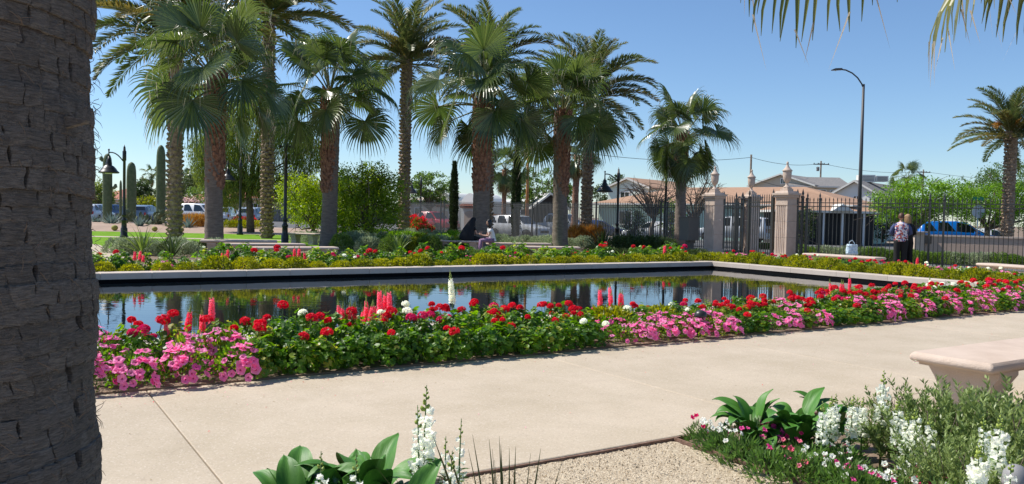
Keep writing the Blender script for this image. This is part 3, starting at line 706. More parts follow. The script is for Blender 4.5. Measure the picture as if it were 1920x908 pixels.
def small_foliage(seed, rad, h, n, L, W, leaf, flat=False, up=.6, squash=1.0):
    rg = np.random.default_rng(seed); a = rg.uniform(0, 6.283, n); z = rg.uniform(0, 1, n) ** .8; sh = rg.uniform(.6, 1, n) * (1 + .15 * np.sin(3 * a + seed))
    r = rad * np.sqrt(np.clip(1 - (z * .95) ** 2.4, 0.02, 1)) * sh
    P_ = np.stack([r * np.cos(a), r * np.sin(a), h * z * rg.uniform(.85, 1.08, n)], 1)
    d = np.stack([np.cos(a), np.sin(a), np.full(n, up) + z], 1) + .6 * rg.normal(size=(n, 3))
    return quads_mesh('foliage', leaf_quads(P_, d, L, W, rg), M[leaf])
GF = [geranium_foliage(i) for i in range(5)]
GH = {c: [geranium_head(20 + i, c, .12, r) for i, r in enumerate((.036, .044, .05))] for c in ('red', 'magenta', 'hotpink', 'white_petal')}
PF = {c: [petunia_flower(40 + i, c, r) for i, r in enumerate((.028, .033, .038))] for c in ('pink', 'hotpink', 'magenta', 'white_petal')}
PFO = [small_foliage(60 + i, .2, .22, 420, .035, .02, 'leaf_geranium') for i in range(3)]
GOLD = [small_foliage(70 + i, .29, .27, 1300, .05, .024, 'leaf_gold') for i in range(4)]
def snap_mesh(seed, mat, h, n_fl, tall=.5, fat=.024, leafy=True):
    """one snapdragon spike: leafy stem, ring after ring of two-lipped blooms, green buds at the tip"""
    rg = random.Random(seed); b = MB(); b.tube([(0, 0, 0), (.006, 0, h * .5), (0, .006, h)], [.005, .004, .0015], 5, 1)
    z0 = h * (1 - tall)
    if leafy:
        for i in range(34):
            z = rg.uniform(.05, z0); a = i * 2.4; L = .05; d = Vector((math.cos(a), math.sin(a), .5)).normalized(); s = Vector((-math.sin(a), math.cos(a), 0)); p = Vector((0, 0, z))
            b.add([tuple(p), tuple(p + d * L * .5 + s * .006), tuple(p + d * L), tuple(p + d * L * .5 - s * .006)], [(0, 1, 2, 3)], 3)
    for i in range(n_fl):
        t = i / n_fl; z = z0 + (h - z0) * t; a = i * 2.4 + rg.uniform(-.3, .3); d = Vector((math.cos(a), math.sin(a), 0)); s = Vector((-math.sin(a), math.cos(a), 0)); up = Vector((0, 0, 1))
        if t > .68:
            r = fat * .42 * (1 - (t - .68) * 2.4); c = Vector((0, 0, z)) + d * (r * 1.1 + .003)
            V = [c + up * r * 1.2, c + d * r, c + s * r, c - d * r, c - s * r, c - up * r]
            b.add([tuple(v) for v in V], [(0, 1, 2), (0, 2, 3), (0, 3, 4), (0, 4, 1), (5, 2, 1), (5, 3, 2), (5, 4, 3), (5, 1, 4)], 2, True); continue
        f = fat * (1.3 - .85 * t) * rg.uniform(.85, 1.15); c = Vector((0, 0, z)) + d * .005; m = c + d * f * .95
        # upper lip lobes and lower ruffled lip
        for (dx, dz) in ((.55, 1.0), (-.55, 1.0), (.75, -.55), (0, -.95), (-.75, -.55)):
            e = m + d * f * .45 + s * f * dx + up * f * dz * .75 + Vector((rg.uniform(-1, 1), rg.uniform(-1, 1), rg.uniform(-1, 1))) * f * .12; sd = (s * .8 - up * dx * .5) * f * .45
            b.add([tuple(c), tuple((m + e) / 2 + sd), tuple(e), tuple((m + e) / 2 - sd)], [(0, 1, 2, 3)], 0)
            b.add([tuple(m - sd * .6), tuple(e + sd * .5 - d * f * .1), tuple(e - d * f * .3)], [(0, 1, 2)], 0)
    return b.mesh('flower_spike', [M[mat], M['stem'], M['bud'], M['leaf_dianthus']])
SN = {c: [snap_mesh(80 + i, c, .5 + .06 * i, 64, .46, .026) for i in range(3)] for c in ('coral', 'white_petal', 'hotpink')}

NAMES = {'red': 'red', 'magenta': 'crimson pink', 'hotpink': 'hot pink', 'white_petal': 'white', 'pink': 'light pink', 'coral': 'coral pink'}
REG = {}      # plants of a row get their label once all stand: counted from one end
def reg(o, what, where, pos):
    s_, t_ = pos.x * UX + pos.y * UY, -pos.x * UY + pos.y * UX
    REG.setdefault((what, where), []).append((where[2] * (s_ if where[3] == 's' else t_), o))
def finish_labels():
    for (what, where), l in REG.items():
        l.sort(key=lambda q: q[0])
        for i, (k, o) in enumerate(l):
            o['label'] = '%s in the %s, %s from the %s' % (what, where[0], ordinal(i + 1), where[1])
def geranium(pos, colr, where, group, nh=6, sc_=1.0, hs=1.0, seedl=None, wild=.1):
    rg = random.Random(hash((round(pos.x * 100), round(pos.y * 100))) & 0xffff)
    o = empty('geranium', pos, rg.uniform(0, 6.28), None, 'flower', group, sc_); reg(o, (NAMES[colr] + ' geranium') if nh else 'flowerless geranium', where, pos)
    inst('foliage', rg.choice(GF), o, scale=(1, 1, hs * rg.uniform(.9, 1.1)))
    nh = max(min(nh, 1), round(nh * .62))
    for i in range(nh):
        a = rg.uniform(0, 6.28); r = rg.random() ** .6 * .19; z = (.27 + rg.uniform(.02, wild) - r * .45) * hs
        c = colr if rg.random() < .93 else 'magenta'
        inst('flower_head', rg.choice(GH[c]), o, (r * math.cos(a), r * math.sin(a), z + .03), (rg.uniform(-.3, .3), rg.uniform(-.3, .3), 0), rg.uniform(.8, 1.15))
    return o
def petunia(pos, colr, where, group, nf=26, sc_=1.0, face=None, hs=1.0):
    rg = random.Random(hash((round(pos.x * 100), round(pos.y * 100), 5)) & 0xffff)
    o = empty('petunia', pos, 0, None, 'flower', group, sc_); reg(o, NAMES[colr] + ' petunia', where, pos)
    inst('foliage', rg.choice(PFO), o, rot=(0, 0, rg.uniform(0, 6.28)), scale=(1, 1, 1.15 * hs))
    for i in range(nf):
        z = rg.random() ** .7; a = rg.uniform(0, 6.28) if rg.random() < .35 else TH - math.pi / 2 + rg.gauss(0, .8)
        r = .215 * math.sqrt(max(.02, 1 - (z * .95) ** 2.4)); n = Vector((math.cos(a) * (1.2 - z), math.sin(a) * (1.2 - z), .25 + z)).normalized()
        q = (n + Vector((rg.gauss(0, .22), rg.gauss(0, .22), rg.gauss(0, .2)))).to_track_quat('Z', 'Y').to_euler()
        c = colr if rg.random() < .88 else rg.choice(('hotpink', 'pink'))
        inst('flower', rg.choice(PF[c]), o, (r * math.cos(a), r * math.sin(a), .265 * z * hs + .012), q, rg.uniform(.85, 1.15))
    return o
def snap(pos, colr, where, group, ns=3, sc_=1.0, spread=.08, thin=.85):
    rg = random.Random(hash((round(pos.x * 100), round(pos.y * 100), 9)) & 0xffff)
    o = empty('snapdragon', pos, 0, None, 'flower', group, sc_); reg(o, NAMES[colr] + ' snapdragon', where, pos)
    for i in range(ns):
        inst('flower_spike', rg.choice(SN[colr]), o, (rg.gauss(0, spread), rg.gauss(0, spread), 0), (rg.uniform(-.12, .12), rg.uniform(-.12, .12), rg.uniform(0, 6.28)), (lambda k: (k * thin, k * thin, k))(rg.uniform(.75, 1.1)))
    return o
W1 = ('bed along the walk', 'big palm trunk', 1, 's'); G1 = 'flowers of the poolside bed along the walk'
def s_of(px):       # place along the near bed seen at that column
    p = G(px, 740.4 + (px - 199.6) * -.0915, 0); return p.x * UX + p.y * UY
rows = [(.1, 0), (.4, .14), (.72, .05)]
def near_bed():
    # what grows where, by column of the bed front: (from, to, front row, middle row, back row)
    Z = [(150, 300, 'PPg', 'PMG', 'PGC'), (300, 400, 'PgP', 'PPG', 'GCG'), (400, 480, 'Pgg', 'PgG', 'GGG'), (480, 640, 'ggg', 'GgG', 'GgW'), (640, 700, 'ggH', 'gGH', 'CGC'),
         (700, 790, 'ggg', 'gGg', 'GWC'), (790, 900, 'gGg', 'MMG', 'WGG'), (900, 1060, 'gGg', 'gGG', 'GGG'), (1060, 1150, 'gWg', 'gGW', 'GGR'), (1150, 1200, 'Hgg', 'HgH', 'CGW'),
         (1200, 1390, 'PHP', 'HPP', 'YWG'), (1390, 1480, 'ggH', 'GgG', 'GGG'), (1480, 1560, 'PgP', 'gPG', 'GGP'), (1560, 1640, 'ggg', 'GGM', 'GCG'), (1640, 1720, 'gPP', 'PGP', 'GCG'),
         (1720, 1790, 'gPg', 'GPG', 'GGG'), (1790, 1880, 'PHg', 'PPG', 'GWG'), (1880, 2100, 'gPg', 'PPG', 'GGG')]
    for (a, b_, *pat) in Z:
        s0, s1 = s_of(a), s_of(b_)
        for ri, (t_, off) in enumerate(rows):
            n = max(1, round((s1 - s0) / .27)); 
            for i in range(n):
                ch = pat[ri][i % 3]; s = s0 + (s1 - s0) * (i + .5) / n + off * .5 + rnd.uniform(-.05, .05); t = 6.70 + t_ + rnd.uniform(-.04, .04)
                p = ST(s, t, .03)
                hs = [.9, 1.15, 1.28][ri] * (1 if a < 900 else .93 if a < 1080 else .76 if a < 1640 else .92)
                if ch == 'P': petunia(p, 'pink', W1, G1, 34, 1.0, hs=hs * 1.1)
                elif ch == 'H': petunia(p, 'hotpink' if ri else 'pink', W1, G1, 12, 1.0, hs=hs)
                elif ch == 'M': geranium(p, 'magenta', W1, G1, 7, 1.0, hs)
                elif ch == 'G': geranium(p, 'red', W1, G1, 5 if ri else 2, 1.0, hs)
                elif ch == 'R': geranium(p, 'red', W1, G1, 8, 1.0, hs)
                elif ch == 'g': geranium(p, 'red', W1, G1, rnd.choice((0, 0, 1)) if ri < 2 else 1, 1.0, hs)
                elif ch == 'W': geranium(p, 'white_petal', W1, G1, 3, 1.0, hs)
                elif ch == 'C': geranium(p, 'red', W1, G1, 1, 1.0, hs * .9)
                elif ch == 'Y': inst_gold(p, W1, G1, 1.0)
    # snapdragon spikes: column, top row, distance back in the bed, spikes, colour
    for px, py, t_, ns, cl, sc_ in ((362, 545, .85, 2, 'coral', 1.0), (398, 560, .8, 1, 'coral', 1.0), (330, 590, .7, 4, 'coral', .9), (655, 560, .7, 8, 'coral', 1.0), (690, 555, .8, 6, 'coral', 1.05), (716, 548, .85, 4, 'coral', 1.05),
                                    (845, 522, .85, 1, 'white_petal', 1.3), (1140, 530, .85, 2, 'coral', 1), (1162, 520, .85, 3, 'coral', 1.1), (1118, 555, .8, 1, 'coral', .9), (1564, 525, .9, 2, 'coral', 1), (1591, 520, .9, 2, 'coral', 1.05), (1576, 535, .8, 2, 'coral', 1), (1553, 530, .9, 1, 'coral', 1), (1750, 515, .9, 1, 'white_petal', 1.1)):
        # find the ground spot on the line t that lies in this column
        lo, hi = -2.0, 20.0; t = 6.7 + t_
        for _ in range(40):
            m_ = (lo + hi) / 2; q = ST(m_, t, .3) - Vector((0, 0, CAM_H)); x = 960 + FPX * q.dot(_rt) / q.dot(_f)
            if x < px: lo = m_
            else: hi = m_
        p = ST(lo, t, .03); top = D(px, py, p.y).z; hgt = max(.3, top - .03)
        snap(p, cl, W1, G1, ns, hgt / .56, .05, .62 if cl == 'white_petal' else .62)
def inst_gold(p, where, group, sc_=1.0, kind_='round'):
    rg = random.Random(int(p.x * 1000))
    o = empty('golden_shrub', p, rg.uniform(0, 6.28), None, 'shrub', group, sc_); reg(o, 'golden mound shrub', where, p)
    inst('foliage', rg.choice(GOLD), o, scale=(rg.uniform(.9, 1.15), rg.uniform(.9, 1.15), rg.uniform(.85, 1.15)))
near_bed()

# far beds: clipped golden mounds along the coping, flowers behind
WF = ('bed behind the long coping', 'pool corner', -1, 's'); GFN = 'plants of the bed along the far side of the pool'
WR = ('bed behind the right coping', 'pool corner', -1, 't'); GRN = 'plants of the bed along the right end of the pool'
s = PS1 + .3
while s > -4.5:
    inst_gold(ST(s, PT1 + CW + .2 + rnd.uniform(-.04, .06), .1), WF, GFN, rnd.uniform(.7, 1.12)); s -= rnd.uniform(.44, .6)
t = PT1 + .5
while t > 6.2:
    inst_gold(ST(PS1 + CW + .28 + rnd.uniform(-.05, .05), t, .1), WR, GRN, rnd.uniform(.9, 1.2)); t -= rnd.uniform(.42, .55)
s = PS1
while s > -4:
    t0 = PT1 + CW + .65; x = rnd.random(); p = ST(s, t0 + rnd.uniform(-.08, .12), .1)
    if x < .58: geranium(p, 'red', WF, GFN, rnd.choice((0, 0, 1, 3)), rnd.uniform(.95, 1.45))
    elif x < .68: geranium(p, 'magenta', WF, GFN, 3, 1.0)
    elif x < .76: petunia(p, 'hotpink', WF, GFN, 10, 1.0)
    elif x < .84: snap(p, 'coral', WF, GFN, 3, .9)
    elif x < .9: geranium(p, 'white_petal', WF, GFN, 3, 1.0)
    else: geranium(p, 'red', WF, GFN, 0, 1.25)
    if rnd.random() < .8: geranium(ST(s + .15, t0 + .5, .1), 'red', WF, GFN, rnd.choice((0, 0, 0, 2)), rnd.uniform(1.1, 1.8))
    s -= rnd.uniform(.36, .46)
t = PT1 + .7
while t > 6.0:
    for k2 in range(2):
        x = rnd.random(); p = ST(PS1 + CW + .75 + .42 * k2 + rnd.uniform(-.05, .05), t, .1)
        if x < .5: geranium(p, 'red', WR, GRN, rnd.choice((2, 3, 5)), 1.0)
        elif x < .66: geranium(p, 'white_petal', WR, GRN, 4, 1.0)
        elif x < .88: petunia(p, 'pink', WR, GRN, 18, 1.1)
        elif x < .94 : snap(p, 'coral', WR, GRN, 3, .9)
        else: geranium(p, 'magenta', WR, GRN, 5, 1.0)
    t -= rnd.uniform(.34, .44)

# ------------------------------------------------------------------ foreground planting
def canna_leaf(seed, L=.3, W=.12, bend=70, fold=.35):
    rg = random.Random(seed); b = MB(); nx, nz = 8, 12; e = R(78); p = Vector((0, 0, 0)); V = []; e0 = R(rg.uniform(50, 78)); st = .09
    pts = [Vector((0, 0, 0))]; d = Vector((math.cos(e0), 0, math.sin(e0))); base = d * st
    e = e0; q = base.copy(); C = []
    for j in range(nz + 1):
        C.append((q.copy(), e)); q = q + Vector((math.cos(e), 0, math.sin(e))) * (L / nz); e -= R(bend) / nz * (.4 + 1.2 * j / nz)
    for j, (c, e) in enumerate(C):
        t = j / nz; w = W * .5 * (math.sin(math.pi * min(1, t ** .75)) ** .8 if 0 < t < 1 else .02) ; nrm = Vector((-math.sin(e), 0, math.cos(e)))
        for i in range(nx + 1):
            u = i / nx * 2 - 1; f = fold * (1 - .5 * t)
            z = abs(u) * w * f + .0035 * math.cos(u * 22 - t * 5) + .004 * math.sin(t * 9 + seed) * abs(u)
            V.append(c + Vector((0, 1, 0)) * (u * w * math.cos(f * .8)) + nrm * z)
    F = [(j * (nx + 1) + i, j * (nx + 1) + i + 1, (j + 1) * (nx + 1) + i + 1, (j + 1) * (nx + 1) + i) for j in range(nz) for i in range(nx)]
    b.add([tuple(v) for v in V], F, 0, True); b.tube([(0, 0, 0), tuple(base * .5), tuple(base * 1.1)], [.009, .007, .004], 6, 1)
    return b.mesh('leaf', [M['leaf_canna'], M['stem']])
CL = [canna_leaf(i, L, W, bd) for i, (L, W, bd) in enumerate(((.28, .16, 75), (.25, .15, 105), (.30, .14, 55), (.23, .15, 125), (.27, .13, 90)))]
def canna(pos, label, n, sc_, seed, hmax=.3):
    rg = random.Random(seed); o = empty('canna_plant', pos, 0, label, 'plant', 'broad leaved plants beside the walk', 1.0)
    for i in range(n):
        t = i / n; z = .0 + hmax * rg.random() * .5; a = i * 2.4 + rg.uniform(-.4, .4); r = rg.uniform(0, .07)
        inst('leaf', CL[rg.randrange(5)], o, (r * math.cos(a), r * math.sin(a), z), (rg.uniform(-.25, .25), rg.uniform(-.1, .55), a), sc_ * rg.uniform(.75, 1.05))
    b = MB()
    for i in range(5):
        a = rg.uniform(0, 6.28); b.tube([(0, 0, -.03), (.04 * math.cos(a), .04 * math.sin(a), hmax * .7)], [.012, .008], 6)
    b.build('stalk', M['stem'], o)
    return o
def at_depth(px, y, z=0): p = D(px, 700, y); p.z = z; 
def spot(px, y, z=-.03):     # ground spot y metres ahead in the given column
    q = D(px, 900, y)
    for _ in range(4):
        d = ray(px, 454); 
        # column correction for the roll of the camera
        v = Vector((q.x, y, z)) - Vector((0, 0, CAM_H)); x = 960 + FPX * v.dot(_rt) / v.dot(_f); q.x += (px - x) / FPX * y
    return Vector((q.x, y, z))
canna(spot(560, 3.35), 'broad leaved plant nearest the big palm trunk, at the bottom edge', 20, .95, 3, .34)
canna(spot(690, 3.45), 'tall broad leaved plant behind the tallest white snapdragon at bottom', 28, 1.02, 4, .46)
canna(spot(745, 3.15), 'broad leaved plant cut off by the bottom edge of the picture', 16, .9, 5, .3)
canna(spot(1412, 4.95), 'broad leaved plant at the corner of the gravel patch', 26, .82, 6, .32)
canna(spot(1492, 4.85), 'broad leaved plant between the corner one and the white snapdragons', 26, .88, 7, .36)
canna(spot(1548, 5.05), 'broad leaved plant half hidden behind the white snapdragons', 18, .8, 8, .3)

def near_snap(px, py, y, label, n_fl=44, fat=.024, seed=0, lean=0.0, base_z=-.03):
    n_fl = int(n_fl * .85); fat *= .88
    """a near spike: every bloom a piece of its own"""
    rg = random.Random(seed); top = D(px, py, y); h = top.z - base_z; pos = spot(px, y, base_z)
    pos.x = top.x - lean * h
    o = empty('snapdragon', pos, 0, label, 'flower', 'white snapdragons in the foreground')
    b = MB(); b.tube([(0, 0, 0), (lean * h * .4, 0, h * .5), (lean * h, 0, h)], [.006, .005, .0015], 6, 0)
    for i in range(60):
        z = rg.uniform(.04, h * .62); a = i * 2.4; L = rg.uniform(.04, .065); d = Vector((math.cos(a), math.sin(a), .35)).normalized(); s = Vector((-math.sin(a), math.cos(a), 0)); p = Vector((lean * z * .8, 0, z))
        b.add([tuple(p), tuple(p + d * L * .5 + s * .007), tuple(p + d * L - Vector((0, 0, .008))), tuple(p + d * L * .5 - s * .007)], [(0, 1, 2, 3)], 1)
    b.build('stem', [M['stem'], M['leaf_dianthus']], o)
    z0 = h * .45
    for i in range(n_fl):
        t = i / n_fl; z = z0 + (h - z0) * t; a = i * 2.4 + rg.uniform(-.3, .3); x = lean * z
        if t > .72: inst('bud', BUD, o, (x, 0, z), (0, 0, a), fat / .024 * (1.25 - (t - .72) * 3.2))
        else: inst('bloom', BLOOM[i % 3], o, (x, 0, z), (rg.uniform(-.3, .3), rg.uniform(-.1, .5), a), fat / .024 * (1.25 - .5 * t) * rg.uniform(.7, 1.15))
    return o
def bloom_mesh(seed, f=.024):
    rg = random.Random(seed); b = MB(); d = Vector((1, 0, 0)); s = Vector((0, 1, 0)); up = Vector((0, 0, 1)); c = d * .004
    n = 6; V = []
    for j, (x, r) in enumerate(((0, .2), (.5, .3), (.9, .36))):
        for q in range(n): t = 6.283 * q / n; V.append(c + d * f * x + s * f * r * math.cos(t) + up * f * r * math.sin(t) * .9)
    b.add([tuple(v) for v in V], [(j * n + q, j * n + (q + 1) % n, (j + 1) * n + (q + 1) % n, (j + 1) * n + q) for j in range(2) for q in range(n)], 0, True)
    m = c + d * f * .85
    for (dx, dz, l) in ((.5, 1.0, 1), (-.5, 1.0, 1), (.85, -.35, .9), (0, -.8, .8), (-.85, -.35, .9)):
        e = m + (s * dx + up * dz * .8 + d * .35) * f * l; sd = (s * dz - up * dx).normalized() * f * .42
        k1 = m + (e - m) * .55 + d * f * .15; V = [m, k1 + sd, e + sd * .55 + d * f * rg.uniform(-.1, .2), e - sd * .2 - d * f * .15, e - sd * .7 + d * f * .1, k1 - sd]
        b.add([tuple(v) for v in V], [(0, 1, 2, 3), (0, 3, 4, 5)], 0, True)
    return b.mesh('bloom', [M['white_petal']])
BLOOM = [bloom_mesh(i) for i in range(3)]
def bud_mesh():
    b = MB(); r = .0075; b.tube([(.001, 0, -.003), (.008, 0, .001), (.013, 0, .007), (.015, 0, .013)], [.003, r, r * .8, .001], 6, 0); return b.mesh('bud', [M['bud']])
BUD = bud_mesh()
near_snap(800, 722, 3.35, 'tallest white snapdragon, standing against the walk at bottom centre', 40, .03, 1, .02)
near_snap(783, 760, 3.3, 'white snapdragon leaning just left of the tallest one', 34, .024, 2, -.03)
near_snap(865, 785, 3.4, 'slender white snapdragon right of the tallest one', 24, .019, 3, .02)
near_snap(836, 818, 3.5, 'thin budding white snapdragon between the tallest and the slender one', 22, .019, 31)
near_snap(602, 846, 3.1, 'white snapdragon in front of the leftmost broad leaves', 26, .021, 4)
near_snap(668, 850, 3.1, 'white snapdragon in front of the central broad leaves', 26, .021, 5)
near_snap(848, 845, 3.2, 'short white snapdragon low beside the slender one', 26, .025, 6, .03)
for i, (px, py, y, fl, fat, lab) in enumerate((
    (1543, 752, 4.5, 34, .022, 'leftmost white snapdragon of the clump before the bench'), (1560, 742, 4.6, 40, .024, 'second white snapdragon from the broad leaves'), (1568, 738, 4.7, 34, .02, 'slim white snapdragon third from the broad leaves'),
    (1601, 740, 4.6, 38, .023, 'tall white snapdragon right of the clump centre'), (1619, 744, 4.7, 38, .023, 'white snapdragon at the right end of the dense clump'),
    (1658, 694, 4.7, 34, .028, 'highest white snapdragon, standing clear in front of the walk'), (1684, 745, 4.4, 40, .026, 'white snapdragon leaning below the highest one'), (1702, 770, 4.3, 34, .024, 'white snapdragon left of the olive green shrub'),
    (1718, 762, 4.25, 36, .025, 'white snapdragon at the foot of the olive green shrub'), (1745, 778, 4.2, 34, .024, 'white snapdragon in front of the olive green shrub'), 
    (1845, 775, 3.9, 32, .024, 'white snapdragon against the shrub near the right edge'), (1878, 772, 3.7, 42, .028, 'tall white snapdragon beside the gray path light'), (1838, 828, 3.5, 40, .03, 'large white snapdragon at the bottom right'), (1897, 855, 3.4, 26, .022, 'budding white snapdragon at the bottom right corner'))):
    near_snap(px, py, y, lab, fl, fat, 20 + i, rnd.uniform(-.04, .04))

# dianthus and other small bedding beside the gravel
DI = [small_foliage(300 + i, .10, .12, 330, .042, .008, 'leaf_dianthus', up=.8) for i in range(3)]
DF = {c: petunia_flower(400, c, .016) for c in ('hotpink', 'magenta', 'white_petal', 'coral')}
WD = ('bed beside the gravel', 'gravel corner', -1, 't')
for i, (px, y, c, nf) in enumerate(((1312, 5.1, 'magenta', 3), (1330, 4.95, 'white_petal', 4), (1352, 4.8, 'white_petal', 5), (1375, 4.95, 'white_petal', 3), (1395, 4.6, 'white_petal', 2), (1420, 4.75, 'hotpink', 5), (1440, 4.9, 'hotpink', 6), (1460, 4.75, 'hotpink', 7), (1440, 4.4, 'hotpink', 2),
        (1475, 4.5, 'coral', 5), (1500, 4.65, 'magenta', 3), (1500, 4.3, 'coral', 4), (1520, 4.45, 'white_petal', 3), (1545, 4.3, 'white_petal', 5), (1570, 4.15, 'white_petal', 4), (1600, 4.2, 'hotpink', 3), (1610, 4.0, 'hotpink', 5), (1640, 4.1, 'white_petal', 5), (1670, 4.0, 'white_petal', 5), (1700, 4.1, 'white_petal', 3),
        (1720, 3.9, 'magenta', 4), (1750, 4.0, 'hotpink', 3), (1770, 3.8, 'magenta', 3), (1690, 3.8, 'white_petal', 4), (1800, 3.8, 'white_petal', 2), (1640, 3.85, 'hotpink', 1), (1580, 4.45, 'white_petal', 3), (1530, 4.7, 'magenta', 2), (845, 3.35, 'white_petal', 2), (800, 3.2, 'white_petal', 2), (875, 3.45, 'white_petal', 2), (700, 2.9, 'white_petal', 1))):
    rg = random.Random(i + 900); p = spot(px, y); o = empty('dianthus', p, 0, None, 'flower', 'small bedding plants in the foreground'); 
    if px > 1000: reg(o, NAMES[c] + ' bedding plant', WD, p)
    else: o['label'] = ('small white bedding plant at the foot of the tall snapdragon', 'small white bedding plant left of the tall snapdragon', 'small white bedding plant where the left edging begins', 'small white bedding plant below the broad leaves')[(845, 800, 875, 700).index(px)]
    inst('foliage', DI[i % 3], o, (0, 0, 0), (0, 0, rg.uniform(0, 6)), rg.uniform(.8, 1.35))
    for j in range(round(nf * (1.4 if c == 'white_petal' else .9))):
        a = rg.uniform(0, 6.28); r = rg.uniform(0, .11); n = Vector((rg.gauss(0, .5), rg.gauss(-.5, .5), 1)).to_track_quat('Z', 'Y').to_euler()
        inst('flower', DF[c], o, (r * math.cos(a), r * math.sin(a), .16 + rg.uniform(-.03, .05)), n, rg.uniform(.8, 1.25))
# feathery shoots of the olive green shrub
def shrub_shoots(seed, n, rad, h, L, W, leaf, per=46, lean=.35):
    rg = np.random.default_rng(seed); P_ = []; Dr = []
    for i in range(n):
        a = rg.uniform(0, 6.283); r = rad * rg.uniform(0, 1) ** .6; ln = h * rg.uniform(.6, 1.08) * (1 - .35 * (r / rad) ** 2); b0 = np.array([r * .6 * math.cos(a), r * .6 * math.sin(a), 0])
        d0 = np.array([math.cos(a) * lean * r / rad, math.sin(a) * lean * r / rad, 1]) + .14 * rg.normal(size=3); d0 /= np.linalg.norm(d0)
        t = rg.uniform(.3, 1, per)[:, None]; c = b0 + d0 * ln * t + np.array([math.cos(a), math.sin(a), -.2]) * .06 * t ** 2
        ph = rg.uniform(0, 6.283, per); s = np.stack([np.cos(ph), np.sin(ph), np.zeros(per)], 1)
        P_.append(c); Dr.append(s * .8 + d0 * 1.0)
    return quads_mesh('foliage', leaf_quads(np.concatenate(P_), np.concatenate(Dr), L, W, rg), M[leaf])
OL = [shrub_shoots(i, 90, .34, .5, .034, .010, 'leaf_olive', 60) for i in range(2)]
for i, (px, y, s_, lab) in enumerate(((1690, 4.75, .8, 'olive green shrub nearest the highest snapdragon, left of the others'), (1745, 4.55, .95, 'olive green shrub hiding the leg of the near bench'), (1805, 4.5, .95, 'olive green shrub in front of the middle of the near bench'), (1868, 4.4, 1.0, 'olive green shrub rising highest under the near bench'), (1925, 4.3, 1.05, 'olive green shrub cut off by the right edge'), (1790, 4.05, .75, 'low olive green shrub in front of the other olive shrubs'), (1860, 3.9, .75, 'low olive green shrub behind the gray path light'))):
    o = empty('shrub', spot(px, y), i * 1.3, lab, 'shrub', 'olive green shrubs before the bench', s_ * 1.14); inst('foliage', OL[i % 2], o)
    b = MB(); 
    for k in range(9): a = k * .7; b.tube([(0, 0, 0), (.12 * math.cos(a), .12 * math.sin(a), .2), (.2 * math.cos(a), .2 * math.sin(a), .38)], [.006, .004, .002], 4)
    b.build('stem', M['bark'], o)
def blades(name, pos, label, cat, n, h, W, leaf, seed, spread=.5, bend=.3, group=None, r0=.03):
    """sword leaves rising from one root"""
    rg = random.Random(seed); o = empty(name, pos, 0, label, cat, group)
    for i in range(n):
        a = i * 2.4 + rg.uniform(-.3, .3); t = (i + .5) / n; tilt = spread * (.15 + t) * rg.uniform(.7, 1.2); L = h * rg.uniform(.75, 1.05)
        b = MB(); e = math.pi / 2 - tilt; p = Vector((r0, 0, 0)); V = []; K = 5
        for j in range(K + 1):
            u = j / K; w_ = W * .5 * (1 - u ** 2.2) * (.7 + .6 * math.sin(math.pi * min(1, u * 1.3))) + .0006
            d = Vector((math.cos(e), 0, math.sin(e))); nn = Vector((-math.sin(e), 0, math.cos(e)))
            V += [p + Vector((0, w_, 0)) + nn * w_ * .5, p - nn * w_ * .2, p - Vector((0, w_, 0)) + nn * w_ * .5]; p = p + d * (L / K); e -= bend * rg.uniform(.7, 1.3) * u
        F = []
        for j in range(K): F += [(3 * j, 3 * j + 1, 3 * j + 4, 3 * j + 3), (3 * j + 1, 3 * j + 2, 3 * j + 5, 3 * j + 4)]
        b.add([tuple(v) for v in V], F, 0, True); b.build('leaf', M[leaf], o, (0, 0, 0), (0, 0, a))
    return o
def spikes():
    o = empty('yucca', spot(955, 2.75, -.03), 0, 'spiky yucca whose sharp blades rise in front of the gravel', 'plant')
    rg = random.Random(5); base = o.location.copy()
    for (px, py, y, w_) in ((886, 815, 2.8, .008), (917, 823, 2.8, .010), (936, 818, 2.8, .008), (939, 834, 2.75, .011), (955, 840, 2.8, .009), (967, 837, 2.75, .010), (1014, 841, 2.7, .011), (995, 850, 2.8, .006), (1054, 865, 2.7, .007), (1104, 896, 2.65, .008), (878, 842, 2.7, .006), (923, 842, 2.75, .005), (812, 818, 2.5, .013), (840, 843, 2.5, .013), (927, 862, 2.7, .006), (705, 875, 2.6, .008), (738, 893, 2.6, .008)):
        tip = D(px, py, y) - base; root = Vector((tip.x * .25, rg.uniform(-.04, .04), .05)); d = tip - root; side = Vector((0, 1, 0)).cross(d).normalized(); nn = d.cross(side).normalized(); b = MB(); V = []; K = 5
        for j in range(K + 1):
            u = j / K; p = root + d * u + Vector((0, 0, .02)) * math.sin(u * 3.14); q = w_ * .75 * (1 - u ** 1.6) + .0004; V += [p + side * q, p + nn * q * .6, p - side * q, p - nn * q * .3]
        F = [(4 * j + k, 4 * j + (k + 1) % 4, 4 * j + 4 + (k + 1) % 4, 4 * j + 4 + k) for j in range(K) for k in range(4)]
        b.add([tuple(v) for v in V], F, 0); b.build('leaf', M['yucca_spike'], o)
spikes()
blades('strap_leaf_plant', spot(1915, 3.3), 'light green strap leaved plant at the right edge', 'plant', 14, .42, .014, 'leaf_blade', 4, .45, .25)

